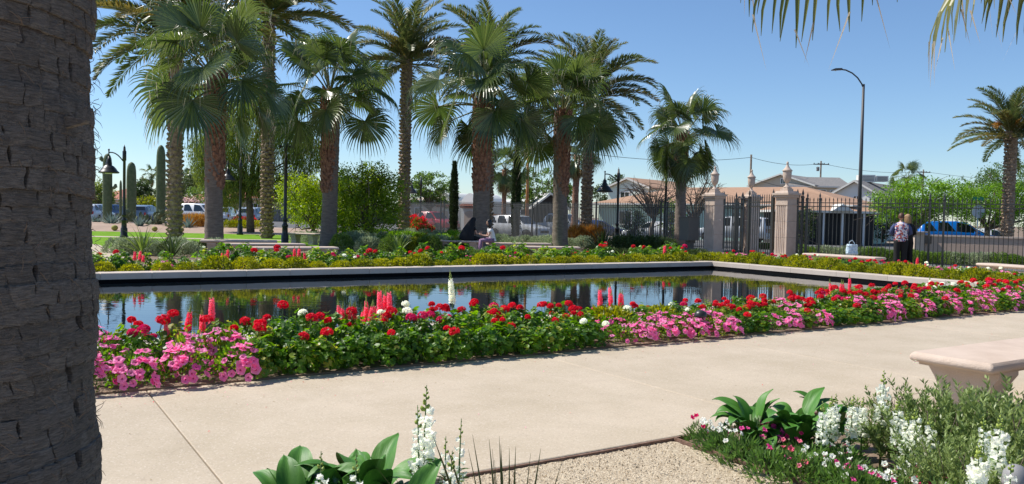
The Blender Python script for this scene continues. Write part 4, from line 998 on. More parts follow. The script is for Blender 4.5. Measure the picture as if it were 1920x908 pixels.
# ------------------------------------------------------------------ stone benches
def bench(loc, rz, L, W, label, hgt=.46, group='stone benches round the pool', th=.085):
    o = empty('stone_bench', loc, rz, label, 'bench', group); b = MB()
    def ringy(x, y, r): # rounded rectangle
        P_ = []
        for cx, cy, a0 in ((x - r, y - r, 0), (-x + r, y - r, 90), (-x + r, -y + r, 180), (x - r, -y + r, 270)):
            for k in range(4): a = R(a0 + 30 * k); P_.append((cx + r * math.cos(a), cy + r * math.sin(a)))
        return P_
    prof = [(-.045, 0), (-.045, .018), (-.018, .02), (-.004, .03), (0, .045), (-.002, .062), (-.01, .076), (-.024, th)]
    z0 = hgt - th; V = []; n = 16
    for ins, z in prof: V += [(p[0], p[1], z0 + z) for p in ringy(L / 2 + ins, W / 2 + ins, .02)]
    F = [(j * n + k, j * n + (k + 1) % n, (j + 1) * n + (k + 1) % n, (j + 1) * n + k) for j in range(len(prof) - 1) for k in range(n)]
    F.append(tuple(range(n))[::-1]); b.add(V, F, 0, True); b.add(V[-n:], [tuple(range(n))], 0)
    b.build('seat', M['stone'], o)
    for sx in (-1, 1):
        b = MB(); x = sx * (L / 2 - .32); w1, w2 = W * .42, W * .26
        # scrolled console leg: broad under the seat, waisted, flared at the foot
        P_ = [(-w1, z0 - .001), (-w1, z0 - .03), (-w2 * 1.35, z0 - .09), (-w2, z0 * .45), (-w2 * .95, .1), (-w2 * 1.3, .07), (-w2 * 1.3, -.04)]; P_ = P_ + [(-p[0], p[1]) for p in P_[::-1]]
        n = len(P_); V = [(x - .13, p[0], p[1]) for p in P_] + [(x + .13, p[0], p[1]) for p in P_]
        F = [tuple(range(n)), tuple(range(2 * n - 1, n - 1, -1))] + [((i + 1) % n, i, n + i, n + (i + 1) % n) for i in range(n)]
        b.add(V, F); b.build('leg', M['stone'], o)
    return o
bench(ST(5.68 + 1.1, 3.115, .0), TH, 2.2, .6, 'large near stone bench at the right edge of the walk', .46, th=.09)
def bench_px(x0, y0, x1, y1, W, label, z=.46, d=0):
    a, b_ = G(x0, y0, z), G(x1, y1, z); c = (a + b_) / 2; c.z = -.02
    return bench(c, math.atan2(b_.y - a.y, b_.x - a.x), (b_ - a).length, W, label, .48)
bench_px(462, 463, 631, 463, .55, 'stone bench beside the lamp post, nearest of the left group')
bench_px(419, 456, 570, 456.5, .55, 'stone bench in the middle of the left group')
bench_px(376, 449.5, 520, 451, .55, 'farthest stone bench of the left group, passing behind the palm')
bench_px(544, 436, 598, 438, .5, 'small distant stone bench under the bright citrus tree')
bench_px(821, 450, 905, 452, .5, 'stone bench with the person wearing black')
bench_px(915, 455, 1030, 456, .5, 'stone bench with the long haired girl')
bench_px(962, 461, 1086, 463, .5, 'stone bench in front of the palm by the white car')
bench_px(1514, 474.5, 1652, 483, .5, 'stone bench by the iron fence, holding the plastic bag')
bench_px(1842, 493, 1990, 503, .5, 'stone bench by the iron fence, cut by the right edge')

# plastic bag on the fence bench
b = MB(); rg = random.Random(3); V = []; n = 16
for j, (r, z) in enumerate(((.15, 0), (.17, .04), (.165, .1), (.155, .17), (.14, .23), (.15, .27), (.13, .285))):
    for k in range(n): a = 6.283 * k / n; q = r * (1 + rg.uniform(-.1, .1)) / max(abs(math.cos(a)), abs(math.sin(a))) ** .6; V.append((q * math.cos(a), q * .55 * math.sin(a), z + rg.uniform(-.025, .025) * (z > .2)))
b.add(V, [(j * n + k, j * n + (k + 1) % n, (j + 1) * n + (k + 1) % n, (j + 1) * n + k) for j in range(6) for k in range(n)] + [tuple(range(n))[::-1], tuple(6 * n + k for k in range(n))], 0, False)
b.tube([(-.09, 0, .26), (-.07, .01, .37), (0, .0, .42), (.06, 0, .35), (.08, 0, .26)], [.012, .01, .012, .01, .012], 5)
p = G(1597, 477.5, .46); o = b.build('plastic_bag', M['plastic_bag'], None, (p.x, p.y, .46)); tag(o, 'crumpled bluish plastic bag left on the bench by the fence', 'bag')

# ------------------------------------------------------------------ lamps
def garden_lamp(px, y, topz, rz, label, shade=True, armz=None):
    pos = spot(px, y, -.04); o = empty('street_lamp', pos, rz, label, 'lamp post', 'black bell lamps round the garden'); H = topz; k = H / 4.4
    b = MB(); b.lathe([(.19, 0), (.19, .1), (.15, .14), (.15, .45), (.12, .5), (.11, .78), (.13, .8), (.13, .86), (.09, .9), (.075, 1.02), (.1, 1.05), (.1, 1.1), (.07, 1.16), (.06, H - .75), (.085, H - .72), (.085, H - .3), (.06, H - .28), (.045, H - .1), (.02, H - .08), (.012, H)], 12)
    b.build('post', M['lamp_metal'], o)
    if not shade:
        b = MB(); b.tube([(-.24, 0, H - .55), (.24, 0, H - .55)], .03, 8); b.lathe([(.03, -.07), (.06, -.03), (.06, .03), (.03, .07)], 8, c=(-.24, 0, H - .55)); b.lathe([(.03, -.07), (.06, -.03), (.06, .03), (.03, .07)], 8, c=(.24, 0, H - .55)); b.build('bracket', M['lamp_metal'], o); return o
    az = H - .38; b = MB(); pts = []
    for i in range(9):
        t = i / 8; pts.append((-.06 - .66 * t, 0, az - .38 * (1 - t) ** 2 + .04 * math.sin(t * 3.1)))
    b.tube(pts, .028, 6); b.tube([(-.72, 0, az - .2), (-.72, 0, az + .1)], .03, 6); b.lathe([(.02, .08), (.045, .11), (.045, .14), (.02, .18)], 8, c=(-.72, 0, az)); b.build('arm', M['lamp_metal'], o)
    b = MB(); c = (-.72, 0, az - .95)
    b.lathe([(.42, 0), (.46, .03), (.44, .06), (.37, .12), (.31, .22), (.22, .32), (.13, .37), (.13, .48), (.1, .52), (.1, .62), (.05, .66), (.03, .78)], 18, c=c); b.build('shade', M['lamp_metal'], o)
    b = MB(); b.lathe([(.14, 0), (.19, .04), (.1, .1)], 12, c=(c[0], 0, c[2] - .03)); b.build('bulb_glass', M['lamp_clear'], o)
    return o
garden_lamp(232.5, 37.5, 4.33, 0, 'black bell lamp in front of the saguaro cacti')
garden_lamp(534, 32.5, 4.55, 0, 'black lamp post without a shade, behind the stone bench', False)
garden_lamp(450, 46, 4.4, .0, 'bell lamp whose shade peeks out right of the leftmost fan palm')
garden_lamp(1156.5, 43.0, 4.1, .0, 'black bell lamp in front of the pale two storey house')
garden_lamp(788, 62, 4.3, .0, 'small far bell lamp behind the date palm by the red bush')
garden_lamp(1246, 41, 4.2, R(90), 'black lamp post beside the shorter fan palm, without a visible shade', False)
# mushroom light in the near bed and canister light in the foreground
def path_light(pos, r, h, label, mat):
    o = empty('path_light', pos, 0, label, 'garden light'); b = MB(); b.lathe([(r * .5, 0), (r * .5, h * .72), (r * .55, h * .73)], 14); b.build('stem', mat, o)
    b = MB(); b.lathe([(r, h * .72), (r * 1.02, h * .78), (r * .9, h * .9), (r * .5, h * .98), (r * .05, h)], 18); b.build('cap', mat, o); return o
path_light(ST(s_of(1330) + .0, 6.80, .03), .075, .3, 'dark mushroom shaped garden light among the pink petunias', M['lamp_metal'])
path_light(spot(1899, 3.6), .055, .36, 'gray canister light among the foreground snapdragons', plain('gray_paint', (.28, .27, .27), .5))

# ------------------------------------------------------------------ iron fences, gates and gate pillars
def picket_mesh(h, zb, r=.009):
    b = MB(); b.box((0, 0, (zb + h - .13) / 2), (2 * r, 2 * r, h - .13 - zb)); b.lathe([(.02, -.005), (.022, .01), (.012, .02), (.021, .045), (.0, .13)], 4, c=(0, 0, h - .14), smooth=False); return b.mesh('picket', M['black_iron'])
M['iron_sun_glare'] = plain('iron_sun_glare', (.13, .13, .125), .42)  # black iron made lighter: sun glare on the far pickets painted in
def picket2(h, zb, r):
    m = picket_mesh(h, zb, r); m.materials[0] = M['iron_sun_glare']; return m
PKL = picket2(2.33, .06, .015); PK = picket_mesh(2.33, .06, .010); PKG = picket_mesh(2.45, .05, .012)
def fence(a, b_, label, step=.128, posts=2.6, pair=True, zoff=0, pk=None):
    d = b_ - a; L = d.length; o = empty('iron_fence', (a.x, a.y, -.05 + zoff), math.atan2(d.y, d.x), label, 'fence', 'iron picket fences'); pk = pk or PK
    n = int(L / step); pp = []
    s = .25
    while s < L: pp.append(s); pp += [s + .42] if pair else []; s += posts
    for z in (2.12, 1.99, .13):
        b = MB(); b.box((L / 2, 0, z), (L, .035, .03)); b.build('rail', M['black_iron'], o)
    for i in range(n):
        s = (i + .5) * L / n
        if min([abs(s - q) for q in pp] or [9]) > .05: inst('picket', pk, o, (s, 0, 0))
    for s in pp:
        b = MB(); b.box((s, 0, 1.14), (.062, .062, 2.2)); b.lathe([(.045, 2.24), (.05, 2.27), (.02, 2.3), (.035, 2.36), (.0, 2.5)], 8, c=(s, 0, 0)); b.build('post', M['black_iron'], o)
    return o
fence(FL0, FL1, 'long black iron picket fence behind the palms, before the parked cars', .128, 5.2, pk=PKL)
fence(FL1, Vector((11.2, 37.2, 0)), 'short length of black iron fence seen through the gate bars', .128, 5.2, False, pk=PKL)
PIL = [(spot(1336.5, 32.6, 0), 'fluted stone gate pillar with an urn, left of the iron gate'), (spot(1405, 34.2, 0), 'shaded stone gate pillar with an urn, middle one of the gate'), (spot(1471, 29.2, 0), 'brightest stone gate pillar with an urn, right of the opening')]
FRR = PIL[2][0] + Vector((.45, -.15, 0))
fence(Vector((FRR.x, FRR.y, 0)), Vector((16.3, 25.6, 0)) + Vector((5.4, -3.7, 0)) * .6, 'black iron picket fence right of the gate, behind the two standing people', .131, 3.9)
def pillar(pos, rz, label, H=2.52, W=.52):
    o = empty('gate_pillar', (pos.x, pos.y, -.05), rz, label, 'pillar', 'stone gate pillars')
    # fluted shaft: square section with five grooves on each face
    b = MB(); hw = W / 2; sec = []
    for k in range(4):
        pts = [(-hw, -hw), (-hw + .06, -hw)]
        fl = (W - .12) / 5
        for q in range(5 if k % 2 else 0):
            x0 = -hw + .06 + q * fl; pts += [(x0 + fl * .16, -hw), (x0 + fl * .3, -hw + .02), (x0 + fl * .7, -hw + .02), (x0 + fl * .84, -hw)]
        c_, s_ = math.cos(k * math.pi / 2), math.sin(k * math.pi / 2); sec += [(x * c_ - y * s_, x * s_ + y * c_) for x, y in pts]
    n = len(sec); z0, z1 = .28, H - .5; nb = 3
    for m_ in range(nb):      # the shaft is made of stacked blocks
        a = z0 + (z1 - z0) * m_ / nb; c = z0 + (z1 - z0) * (m_ + 1) / nb - .006; bb = MB()
        bb.add([(x, y, a) for x, y in sec] + [(x, y, c) for x, y in sec], [tuple(range(n))[::-1], tuple(range(n, 2 * n))] + [(i, (i + 1) % n, n + (i + 1) % n, n + i) for i in range(n)]); bb.build('shaft_block', M['stone'], o)
    b.box((0, 0, .14), (W + .06, W + .06, .275)); b.build('plinth', M['stone'], o)
    b = MB(); b.box((0, 0, H - .49), (W + .03, W + .03, .03)); b.box((0, 0, H - .385), (W - .01, W - .01, .175)); b.box((0, 0, H - .26), (W + .0, W + .0, .07)); b.box((0, 0, H - .18), (W + .1, W + .1, .085)); b.box((0, 0, H - .1), (W + .2, W + .2, .07)); b.box((0, 0, H - .03), (W + .06, W + .06, .07), top=.9); b.build('capital', M['stone'], o)
    u = empty('urn', (0, 0, H * .12), 0, scale=.88); u.parent = o
    b = MB(); b.box((0, 0, H + .055), (.36, .36, .1)); b.box((0, 0, H + .13), (.28, .28, .05)); b.lathe([(.15, .15), (.13, .19), (.07, .23), (.05, .3), (.06, .33), (.05, .35)], 16, c=(0, 0, H)); b.build('base', M['stone'], u)
    b = MB(); b.lathe([(.05, .34), (.11, .4), (.155, .5), (.17, .62), (.175, .8), (.17, .82)], 20, c=(0, 0, H)); b.build('bowl', M['stone'], u)
    b = MB(); b.lathe([(.2, .821), (.205, .85), (.15, .9), (.09, .97), (.055, 1.05), (.035, 1.1), (.05, 1.13), (.045, 1.18), (.01, 1.22)], 20, c=(0, 0, H)); b.build('lid', M['stone'], u)
    return o
for (p, lab), rz in zip(PIL, (TH, TH, TH)): pillar(p, rz, lab)
def gate(a, b_, label):
    d = b_ - a; L = d.length; o = empty('iron_gate', (a.x, a.y, -.04), math.atan2(d.y, d.x), label, 'gate', 'iron gate leaves')
    for s in (.06, L - .06):
        b = MB(); b.box((s, 0, 1.15), (.09, .09, 2.26)); b.lathe([(.06, 2.285), (.065, 2.32), (.02, 2.36), (.045, 2.44), (.0, 2.62)], 8, c=(s, 0, 0)); b.build('stile', M['black_iron'], o)
    for z in (2.12, 1.97, .16): b = MB(); b.box((L / 2, 0, z), (L - .2, .04, .045)); b.build('rail', M['black_iron'], o)
    n = max(2, int((L - .2) / .115))
    for i in range(n): inst('picket', PKG, o, (.1 + (i + .5) * (L - .2) / n, 0, 0))
    b = MB(); b.box((L - .15, -.03, 1.05), (.12, .03, .16)); b.build('lock', M['black_iron'], o)
    return o
p0, p1, p2 = [q[0] for q in PIL]
gate(p0 + Vector((.38, .1, 0)), p0 + Vector((1.45, 1.0, 0)), 'open iron gate leaf between the left and middle pillars')
gate(p1 + Vector((-.75, -.3, 0)), p1 + Vector((-.32, -.12, 0)), 'narrow iron gate leaf folded against the middle pillar')
gate(p2 + Vector((-.9, 1.6, 0)), p2 + Vector((-.35, .25, 0)), 'iron gate leaf folded back beside the brightest pillar')
gate(p2 + Vector((.33, -.02, 0)), p2 + Vector((.62, -.1, 0)), 'narrow iron panel fixed to the right side of the brightest pillar')

# utility cabinet on its post
c = spot(1291, 34.5, -.04); o = empty('utility_cabinet', c, TH, 'dark gray electrical cabinet on a pedestal by the shorter fan palm', 'cabinet')
gm = plain('cabinet_paint', (.17, .155, .135), .6)
b = MB(); b.box((0, 0, 1.02), (.62, .55, .98)); b.box((0, 0, 1.52), (.68, .6, .03)); b.build('housing', gm, o)
b = MB(); b.box((.05, 0, .25), (.26, .26, .56)); b.build('pedestal', gm, o)
b = MB(); b.box((.32, 0, 1.05), (.02, .48, .86)); b.build('door', M['black_iron'], o)
b = MB()
for k in range(4): b.box((.338, .02, 1.36 - .04 * k), (.012, .3, .018))
b.build('vent', M['lamp_metal'], o)
b = MB(); b.box((.338, .05, 1.12), (.012, .16, .08)); b.build('notice', M['lamp_clear'], o)
b = MB(); b.box((.345, -.16, .95), (.02, .03, .14)); b.build('handle', M['chrome'], o)

# pink garden wall beyond the right fence, with its pier
def wall_seg(a, b_, h, th, name, label, mat):
    d = b_ - a; L = d.length; o = empty(name, (a.x, a.y, -.06), math.atan2(d.y, d.x), label, 'wall')
    b = MB(); b.box((L / 2, 0, h / 2), (L, th, h)); b.build('panel', mat, o)
    b = MB(); n = max(1, int(L / 1.2))
    for i in range(n):
        b = MB(); b.box(((i + .5) * L / n, 0, h + .03), (L / n - .008, th + .08, .06)); b.build('cap_stone', M['stone'], o)
    return o
M['stucco'] = plain('stucco', (.50, .36, .28), .9, (.54, .395, .31), 2, .3, 60)
wa = spot(1727, 30.5, 0); wall_seg(Vector((wa.x, wa.y, 0)), Vector((wa.x + .86 * 13, wa.y - .5 * 13, 0)), 1.0, .2, 'garden_wall', 'low pink stucco wall beyond the fence, before the blue truck', M['stucco'])
o = empty('wall_pier', (wa.x - .15, wa.y, -.05), R(-8), 'tan pier with a flat cap at the end of the pink wall', 'pillar')
b = MB(); b.box((0, 0, .55), (.34, .34, 1.1)); b.build('shaft', M['stone'], o); b = MB(); b.box((0, 0, 1.13), (.6, .6, .06)); b.build('cap', M['stone'], o)
b = MB(); b.box((.3, -.1, .86), (.24, .2, .3)); b.build('mailbox', M['bark'], o)

# ------------------------------------------------------------------ trees
def tree(name, pos, label, blobs, n, L, W, leaf, trunk_h, trunk_r, seed, cat='tree', group=None, down=0.0, limbs=7, clump=.55, bare=False):
    """blobs: (x, y, z, rx, ry, rz) about the base; leaves gather in sprays so that gaps stay between them"""
    rg = np.random.default_rng(seed); rr = random.Random(seed); o = empty(name, pos, 0, label, cat, group)
    b = MB(); b.tube([(0, 0, -.05), (rr.uniform(-.1, .1), 0, trunk_h * .5), (rr.uniform(-.2, .2), 0, trunk_h)], [trunk_r * 1.2, trunk_r, trunk_r * .8], 8); b.build('trunk', M['bark'], o)
    b = MB(); tips = []
    for i in range(limbs * 3):
        bl = blobs[i % len(blobs)]; d = Vector((rr.gauss(0, 1), rr.gauss(0, 1), rr.gauss(.3, .8))).normalized(); e = Vector(bl[:3]) + Vector((d.x * bl[3], d.y * bl[4], d.z * bl[5])) * .85
        m_ = Vector((e.x * .35, e.y * .35, trunk_h + (e.z - trunk_h) * .5)) + Vector((rr.uniform(-.2, .2),) * 3); b.tube([(0, 0, trunk_h * .92), tuple(m_), tuple(e)], [trunk_r * .55, trunk_r * .28, .012], 5, cap=False)
        for q in range(3):
            f = m_.lerp(e, rr.uniform(.3, .9)); g = f + Vector((rr.gauss(0, .6), rr.gauss(0, .6), rr.gauss(.1, .5))); b.tube([tuple(f), tuple((f + g) / 2 + Vector((0, 0, .08))), tuple(g)], [.022, .014, .006], 4, cap=False)
    b.build('limbs', M['bark'], o)
    if bare: return o
    B = np.array(blobs, float); vol = B[:, 3] * B[:, 4] * B[:, 5]; vol = vol ** .7; vol /= vol.sum(); per = 26; nc = max(1, n // per); which = rg.choice(len(B), nc, p=vol)
    d = unit(rg.normal(size=(nc, 3))); rad = rg.uniform(.25, 1, nc)[:, None] ** .45; C = B[which, :3] + d * rad * B[which, 3:6] * rg.uniform(.85, 1.12, (nc, 1))
    sz = clump * rg.uniform(.5, 1.2, (nc, 1)) * .5
    P_ = np.repeat(C, per, 0) + rg.normal(size=(nc * per, 3)) * np.repeat(sz, per, 0) * np.array([.6, .6, .45 if not down else 1.3])
    dv = rg.normal(size=(nc * per, 3)) * (1 if not down else .35) + np.array([0, 0, .25 if not down else -down]); 
    nrm = np.repeat(unit(d + np.array([0, 0, .8])), per, 0)
    k = P_[:, 2] > .05; Q = leaf_quads(P_[k], dv[k], L, W, rg, .15, None)
    m = quads_mesh('crown', Q, M[leaf]); inst('crown', m, o); return o
def tp(px, y): return spot(px, y, -.05)
def zb(py, px, y): return D(px, py, y).z
tree('citrus_tree', tp(585, 39), 'bright green citrus tree left of the fan palm by the lamp post', [(0, 0, 1.6, 1.5, 1.3, 1.2), (-.8, .2, 2.3, 1.2, 1.1, 1.0), (.8, 0, 2.2, 1.3, 1.1, 1.1)], 9000, .11, .06, 'leaf_citrus', .7, .09, 1, group='bright green citrus trees')
tree('citrus_tree', tp(690, 37), 'largest bright green citrus tree, right of the fan palm by the lamp', [(0, 0, 1.5, 1.5, 1.3, 1.2), (-.6, 0, 2.7, 1.1, 1.0, .9), (.7, .2, 2.3, 1.1, 1.0, 1.0), (-1.4, 0, 1.7, .8, .9, 1.1), (.1, 0, 2.9, .8, .8, .8)], 15000, .11, .06, 'leaf_citrus', .7, .1, 2, group='bright green citrus trees')
tree('citrus_tree', tp(645, 44), 'bright citrus tree half hidden behind the largest one', [(0, 0, 1.9, 1.6, 1.3, 1.4), (-1.5, 0, 1.6, 1.2, 1, 1.2)], 8000, .12, .06, 'leaf_citrus', .8, .1, 3, group='bright green citrus trees')
wt = tp(470, 50)
tree('weeping_tree', wt, 'tall weeping tree with drooping strands behind the date palm', [(-1.8, 0, 5.6, 1.5, 1.6, 1.6), (0, 0, 6.6, 2.0, 1.8, 1.4), (2.2, .3, 5.9, 1.8, 1.6, 1.5), (-2.7, 0, 4.3, .9, 1.2, 1.6), (0, 0, 4.0, 1.6, 1.5, 1.5), (1.0, 0, 2.9, 1.3, 1.2, 1.2), (3.4, 0, 4.9, 1.4, 1.2, 1.3), (-3.2, 0, 5.2, .7, .9, 1.0), (-1.2, 0, 2.6, 1.1, 1, 1.2), (2.6, 0, 2.9, 1.1, 1, 1.3)], 46000, .24, .036, 'leaf_weep', 2.6, .22, 4, down=2.2, clump=.55)
tree('shade_tree', tp(805, 84), 'round green tree behind the tan house with the rooftop cooler', [(0, 0, 4.2, 2.2, 2, 1.7), (-1.8, 0, 3.7, 1.6, 1.5, 1.5), (1.6, 0, 3.4, 1.4, 1.4, 1.3)], 5000, .24, .13, 'leaf_tree', 2, .15, 5)
tree('shade_tree', tp(1015, 72), 'loose green tree behind the tan utility pole', [(0, 0, 4.1, 2.3, 2, 1.8), (-1.8, 0, 3.4, 1.5, 1.5, 1.5), (1.8, 0, 3.2, 1.3, 1.4, 1.3)], 5200, .22, .12, 'leaf_tree', 2, .15, 6)
tree('shade_tree', tp(1160, 92), 'dark tree behind the pale two storey house', [(0, 0, 5.3, 1.4, 1.4, 1.1), (-1.6, 0, 4.2, 1.8, 1.4, 1.3), (1.3, 0, 4.6, 1, 1, .9)], 3500, .22, .12, 'leaf_dark', 2, .2, 7)
tree('bare_tree', tp(1222, 52), 'nearly leafless tree in front of the brown roofed house', [(0, 0, 3.2, 1.8, 1.4, 1.2), (1.6, 0, 3.0, 1.4, 1, 1), (-1.2, 0, 3.1, 1.2, 1, 1)], 0, .1, .1, 'leaf_tree', 1.6, .14, 8, limbs=12, bare=True)
tree('bare_tree', tp(1300, 50), 'leafless tree against the brown roof, behind the shorter fan palm', [(0, 0, 3.1, 1.7, 1.4, 1.2), (1.0, 0, 3.2, 1.0, 1, .9)], 0, .1, .1, 'leaf_tree', 1.4, .12, 9, limbs=11, bare=True)
tree('lush_tree', tp(1715, 46), 'broad lush green tree with a hanging crown over the blue truck', [(0, 0, 3.1, 1.9, 1.8, 1.0), (-1.5, 0, 2.5, 1.0, 1.4, 1.1), (1.6, 0, 3.0, 1.6, 1.5, 1.0), (2.8, 0, 2.6, 1.0, 1.3, 1.0), (-.2, 0, 2.2, 1.9, 1.5, .8)], 14000, .13, .055, 'leaf_lush', 1.3, .16, 10)
tree('lush_tree', tp(1850, 47.5), 'lush green tree behind the stop sign', [(0, 0, 3.0, 1.7, 1.8, 1.0), (1.8, 0, 3.1, 1.5, 1.4, 1.1), (-1.3, 0, 2.7, 1.2, 1.3, .9), (3.4, 0, 2.8, 1.5, 1.3, 1.2), (.6, 0, 1.9, 2.4, 1.2, .8)], 13000, .13, .055, 'leaf_lush', 1.3, .16, 11)
tree('shade_tree', tp(1890, 60), 'tall feathery green tree behind the lone date palm', [(0, 0, 5.0, 2.4, 2, 1.3), (-2.2, 0, 4.2, 1.4, 1.6, 1.1), (2.2, 0, 5.2, 2, 1.6, 1.4), (0, 0, 3.3, 3, 1.6, 1.2)], 11000, .16, .06, 'leaf_tree', 2, .2, 12)
tree('shrub_tree', tp(1655, 62), 'dark shrubbery behind the fence left of the lush tree', [(0, 0, 1.6, 1.6, 1.4, 1.5), (1.8, 0, 1.4, 1.4, 1.4, 1.3)], 5000, .14, .08, 'leaf_dark', .8, .1, 13)
tree('shrub_tree', tp(1508, 53), 'dark shrub behind the fence just right of the brightest pillar', [(0, 0, 1.2, .6, .6, 1.2)], 2000, .12, .07, 'leaf_dark', .5, .06, 14)
tree('flowering_shrub', tp(1255, 46.5), 'leafy shrub with pale blossoms in front of the pale green wall', [(0, 0, 1.5, .5, .5, 1.2), (.5, 0, .9, .6, .5, .8)], 1200, .1, .06, 'leaf_tree', .5, .05, 15)
tree('shrub_tree', tp(1188, 56), 'dark round shrub at the corner of the pale green house', [(0, 0, 1.0, .8, .7, .9)], 1500, .12, .07, 'leaf_dark', .4, .06, 16)
# the far end of the car park, left
for i, (px, y, bl, n, lf, lab) in enumerate(((455, 150, [(0, 0, 4, 5, 3, 3.5), (-5, 0, 5, 4, 3, 3)], 5000, 'leaf_tree', 'round green tree at the end of the car park, behind the tallest saguaro'), (350, 170, [(0, 0, 6, 3, 3, 4), (-3, 0, 4, 3, 3, 3)], 4500, 'leaf_dark', 'dark conifer like tree behind the car park'),
        (395, 120, [(0, 0, 3, 3.5, 2.5, 2.8), (2.5, 0, 3.8, 2.6, 2, 2.4)], 5000, 'leaf_tree', 'green drooping tree behind the white parked cars'), (282, 135, [(0, 0, 2.6, 3.0, 2.5, 2.3), (-1.5, 0, 4, 1.6, 2, 2)], 3500, 'leaf_dark', 'dark green tree between the two right saguaros'),
        (268, 105, [(0, 0, 1.6, 2.6, 2, 1.3)], 2600, 'leaf_gold', 'yellow green bush between the saguaros, in front of the tiled roof'), (186, 95, [(0, 0, 2.4, 1.6, 1.5, 2.0)], 2500, 'leaf_weep', 'yellowish tree at the left behind the white parked car'), (640, 95, [(0, 0, 3, 4, 2.5, 2.6), (5, 0, 2.6, 3, 2.5, 2.2)], 6000, 'leaf_tree', 'far green trees behind the citrus trees'),
        (355, 100, [(0, 0, 1.9, 1.8, 1.4, 1.3)], 700, 'blossom', 'pink blossoming tree right of the leftmost date palm'))):
    tree('far_tree', tp(px, y), lab, bl, n, .45 if y > 130 else .3, .22 if y > 130 else .14, lf, 1.5, .2, 30 + i, group='trees behind the car park', clump=1.1)
def cypress(px, y, top, w_, label, seed):
    rg = np.random.default_rng(seed); p = tp(px, y); h = D(px, top, y).z + .05; r = w_ / 2 / FPX * y; o = empty('cypress', p, 0, label, 'tree', 'slender cypresses'); n = 7000
    z = rg.uniform(.02, 1, n); a = rg.uniform(0, 6.283, n); rr = r * np.sin(np.pi * np.clip(z * .82 + .16, 0, 1)) ** .6 * rg.uniform(.6, 1.1, n) * (1 + .12 * np.sin(z * 40 + a * 2))
    P_ = np.stack([rr * np.cos(a), rr * np.sin(a), z * h * .98], 1); d = np.stack([np.cos(a) * .35, np.sin(a) * .35, np.ones(n)], 1) + .25 * rg.normal(size=(n, 3))
    inst('crown', quads_mesh('crown', leaf_quads(P_, d, .16, .045, rg), M['cypress']), o); b = MB(); b.tube([(0, 0, -.02), (0, 0, h * .6)], [.09, .03], 8); b.build('trunk', M['bark'], o)
cypress(850, 55, 302, 14, 'slender dark cypress against the tan house and red truck', 1); cypress(966, 51, 270, 15, 'slender dark cypress in front of the white car', 2)
def small_palm(px, by, y, cpy, wpx, label, n, s_, seed, skirt=8):
    rg = random.Random(seed); p = tp(px, y); top = D(px, cpy, y).z; h = top + .05; r = wpx / 2 / FPX * y; o = empty('fan_palm', p, 0, label, 'palm tree', 'smaller palms in the distance')
    inst('trunk', trunk_mesh('trunk', h, r, r * .85, seed, 'trunk_boot' if y < 90 else 'bark', .2, 30, 10, .02), o)
    for i in range(n):
        t = (i + .5) / n; el = 84 - 130 * t; c = sorted(FAN, key=lambda q: abs(q[0] - el) + rg.uniform(0, 9))[0]; inst('frond', c[1], o, (0, 0, h - .3 * t), (0, 0, i * 2.4), s_ * rg.uniform(.9, 1.1))
    for i in range(skirt): inst('dead_frond', DEADFAN[i % 2], o, (0, 0, h - .5), (0, 0, i * .8), s_)
small_palm(945, 440, 60, 318, 9, 'small fan palm left of the slender cypress by the white car', 22, .85, 1)
small_palm(1076, 440, 56, 290, 13, 'fan palm with a shaggy red brown trunk behind the date palm', 22, .8, 2)
small_palm(1043, 420, 75, 362, 8, 'low fan palm showing between two trunks above the parked truck', 16, .9, 3, 2)
small_palm(1697, 400, 80, 334, 8, 'fan palm tip poking above the lush tree', 14, .8, 4, 2)
small_palm(363, 400, 240, 330, 2.2, 'taller of two tiny distant palms above the car park', 16, 1.5, 5, 4); small_palm(373, 400, 260, 341, 2.4, 'shorter of two tiny distant palms above the car park', 16, 1.5, 6, 4)
small_palm(284, 400, 230, 330, 2.4, 'tiny distant palm between the saguaros', 16, 1.5, 7, 2); small_palm(346, 400, 250, 338, 2.4, 'tiny distant palm above the dark conifer', 16, 1.5, 8, 3)

# cacti, agaves and desert plants
def saguaro(px, y, top, wpx, label, arms, seed):
    p = spot(px, y, .1); h = D(px, top, y).z - .1; r = wpx / 2 / FPX * y; o = empty('saguaro', p, seed, label, 'cactus', 'saguaro cacti'); nr = 18
    def column(name, path, rr, par):
        b = MB(); K = len(path); V = []; n = nr * 2; rg = random.Random(seed)
        for j, (q, f) in enumerate(path):
            for k in range(n): a = 6.283 * k / n; w_ = rr * f * (1 if k % 2 else .86); V.append((q[0] + w_ * math.cos(a), q[1] + w_ * math.sin(a), q[2]))
        b.add(V, [(j * n + k, j * n + (k + 1) % n, (j + 1) * n + (k + 1) % n, (j + 1) * n + k) for j in range(K - 1) for k in range(n)] + [tuple((K - 1) * n + k for k in range(n))], 0, True); return b.build(name, M['cactus'], par)
    pr = [(0, .8), (.15, .92), (.4, 1.0), (.7, .98), (.86, .92), (.93, .8), (.97, .6), (.99, .35), (1.0, .08)]
    column('stem', [((0, 0, h * t), f) for t, f in pr], r, o)
    for (dx, dz) in arms:
        b = MB(); s = 1 if dx > 0 else -1; c = dx
        b.tube([(s * r * .8, 0, dz * h), (c * .8, 0, dz * h + .02), (c, 0, dz * h + .12), (c, 0, dz * h + .3)], [r * .3, r * .35, r * .42, r * .2], 12); b.build('arm', M['cactus'], o)
    return o
saguaro(201, 57, 288, 17, 'saguaro with two small arm buds, behind the bell lamp', ((.58, .52), (-.45, .9)), 0)
saguaro(246, 58, 304, 17.5, 'shorter armless saguaro just right of the bell lamp', (), 0)
saguaro(301, 56, 272, 17, 'tallest armless saguaro beside the leftmost date palm', (), 0)
saguaro(226, 62, 338, 5, 'thin cactus column close behind the bell lamp', (), 0)
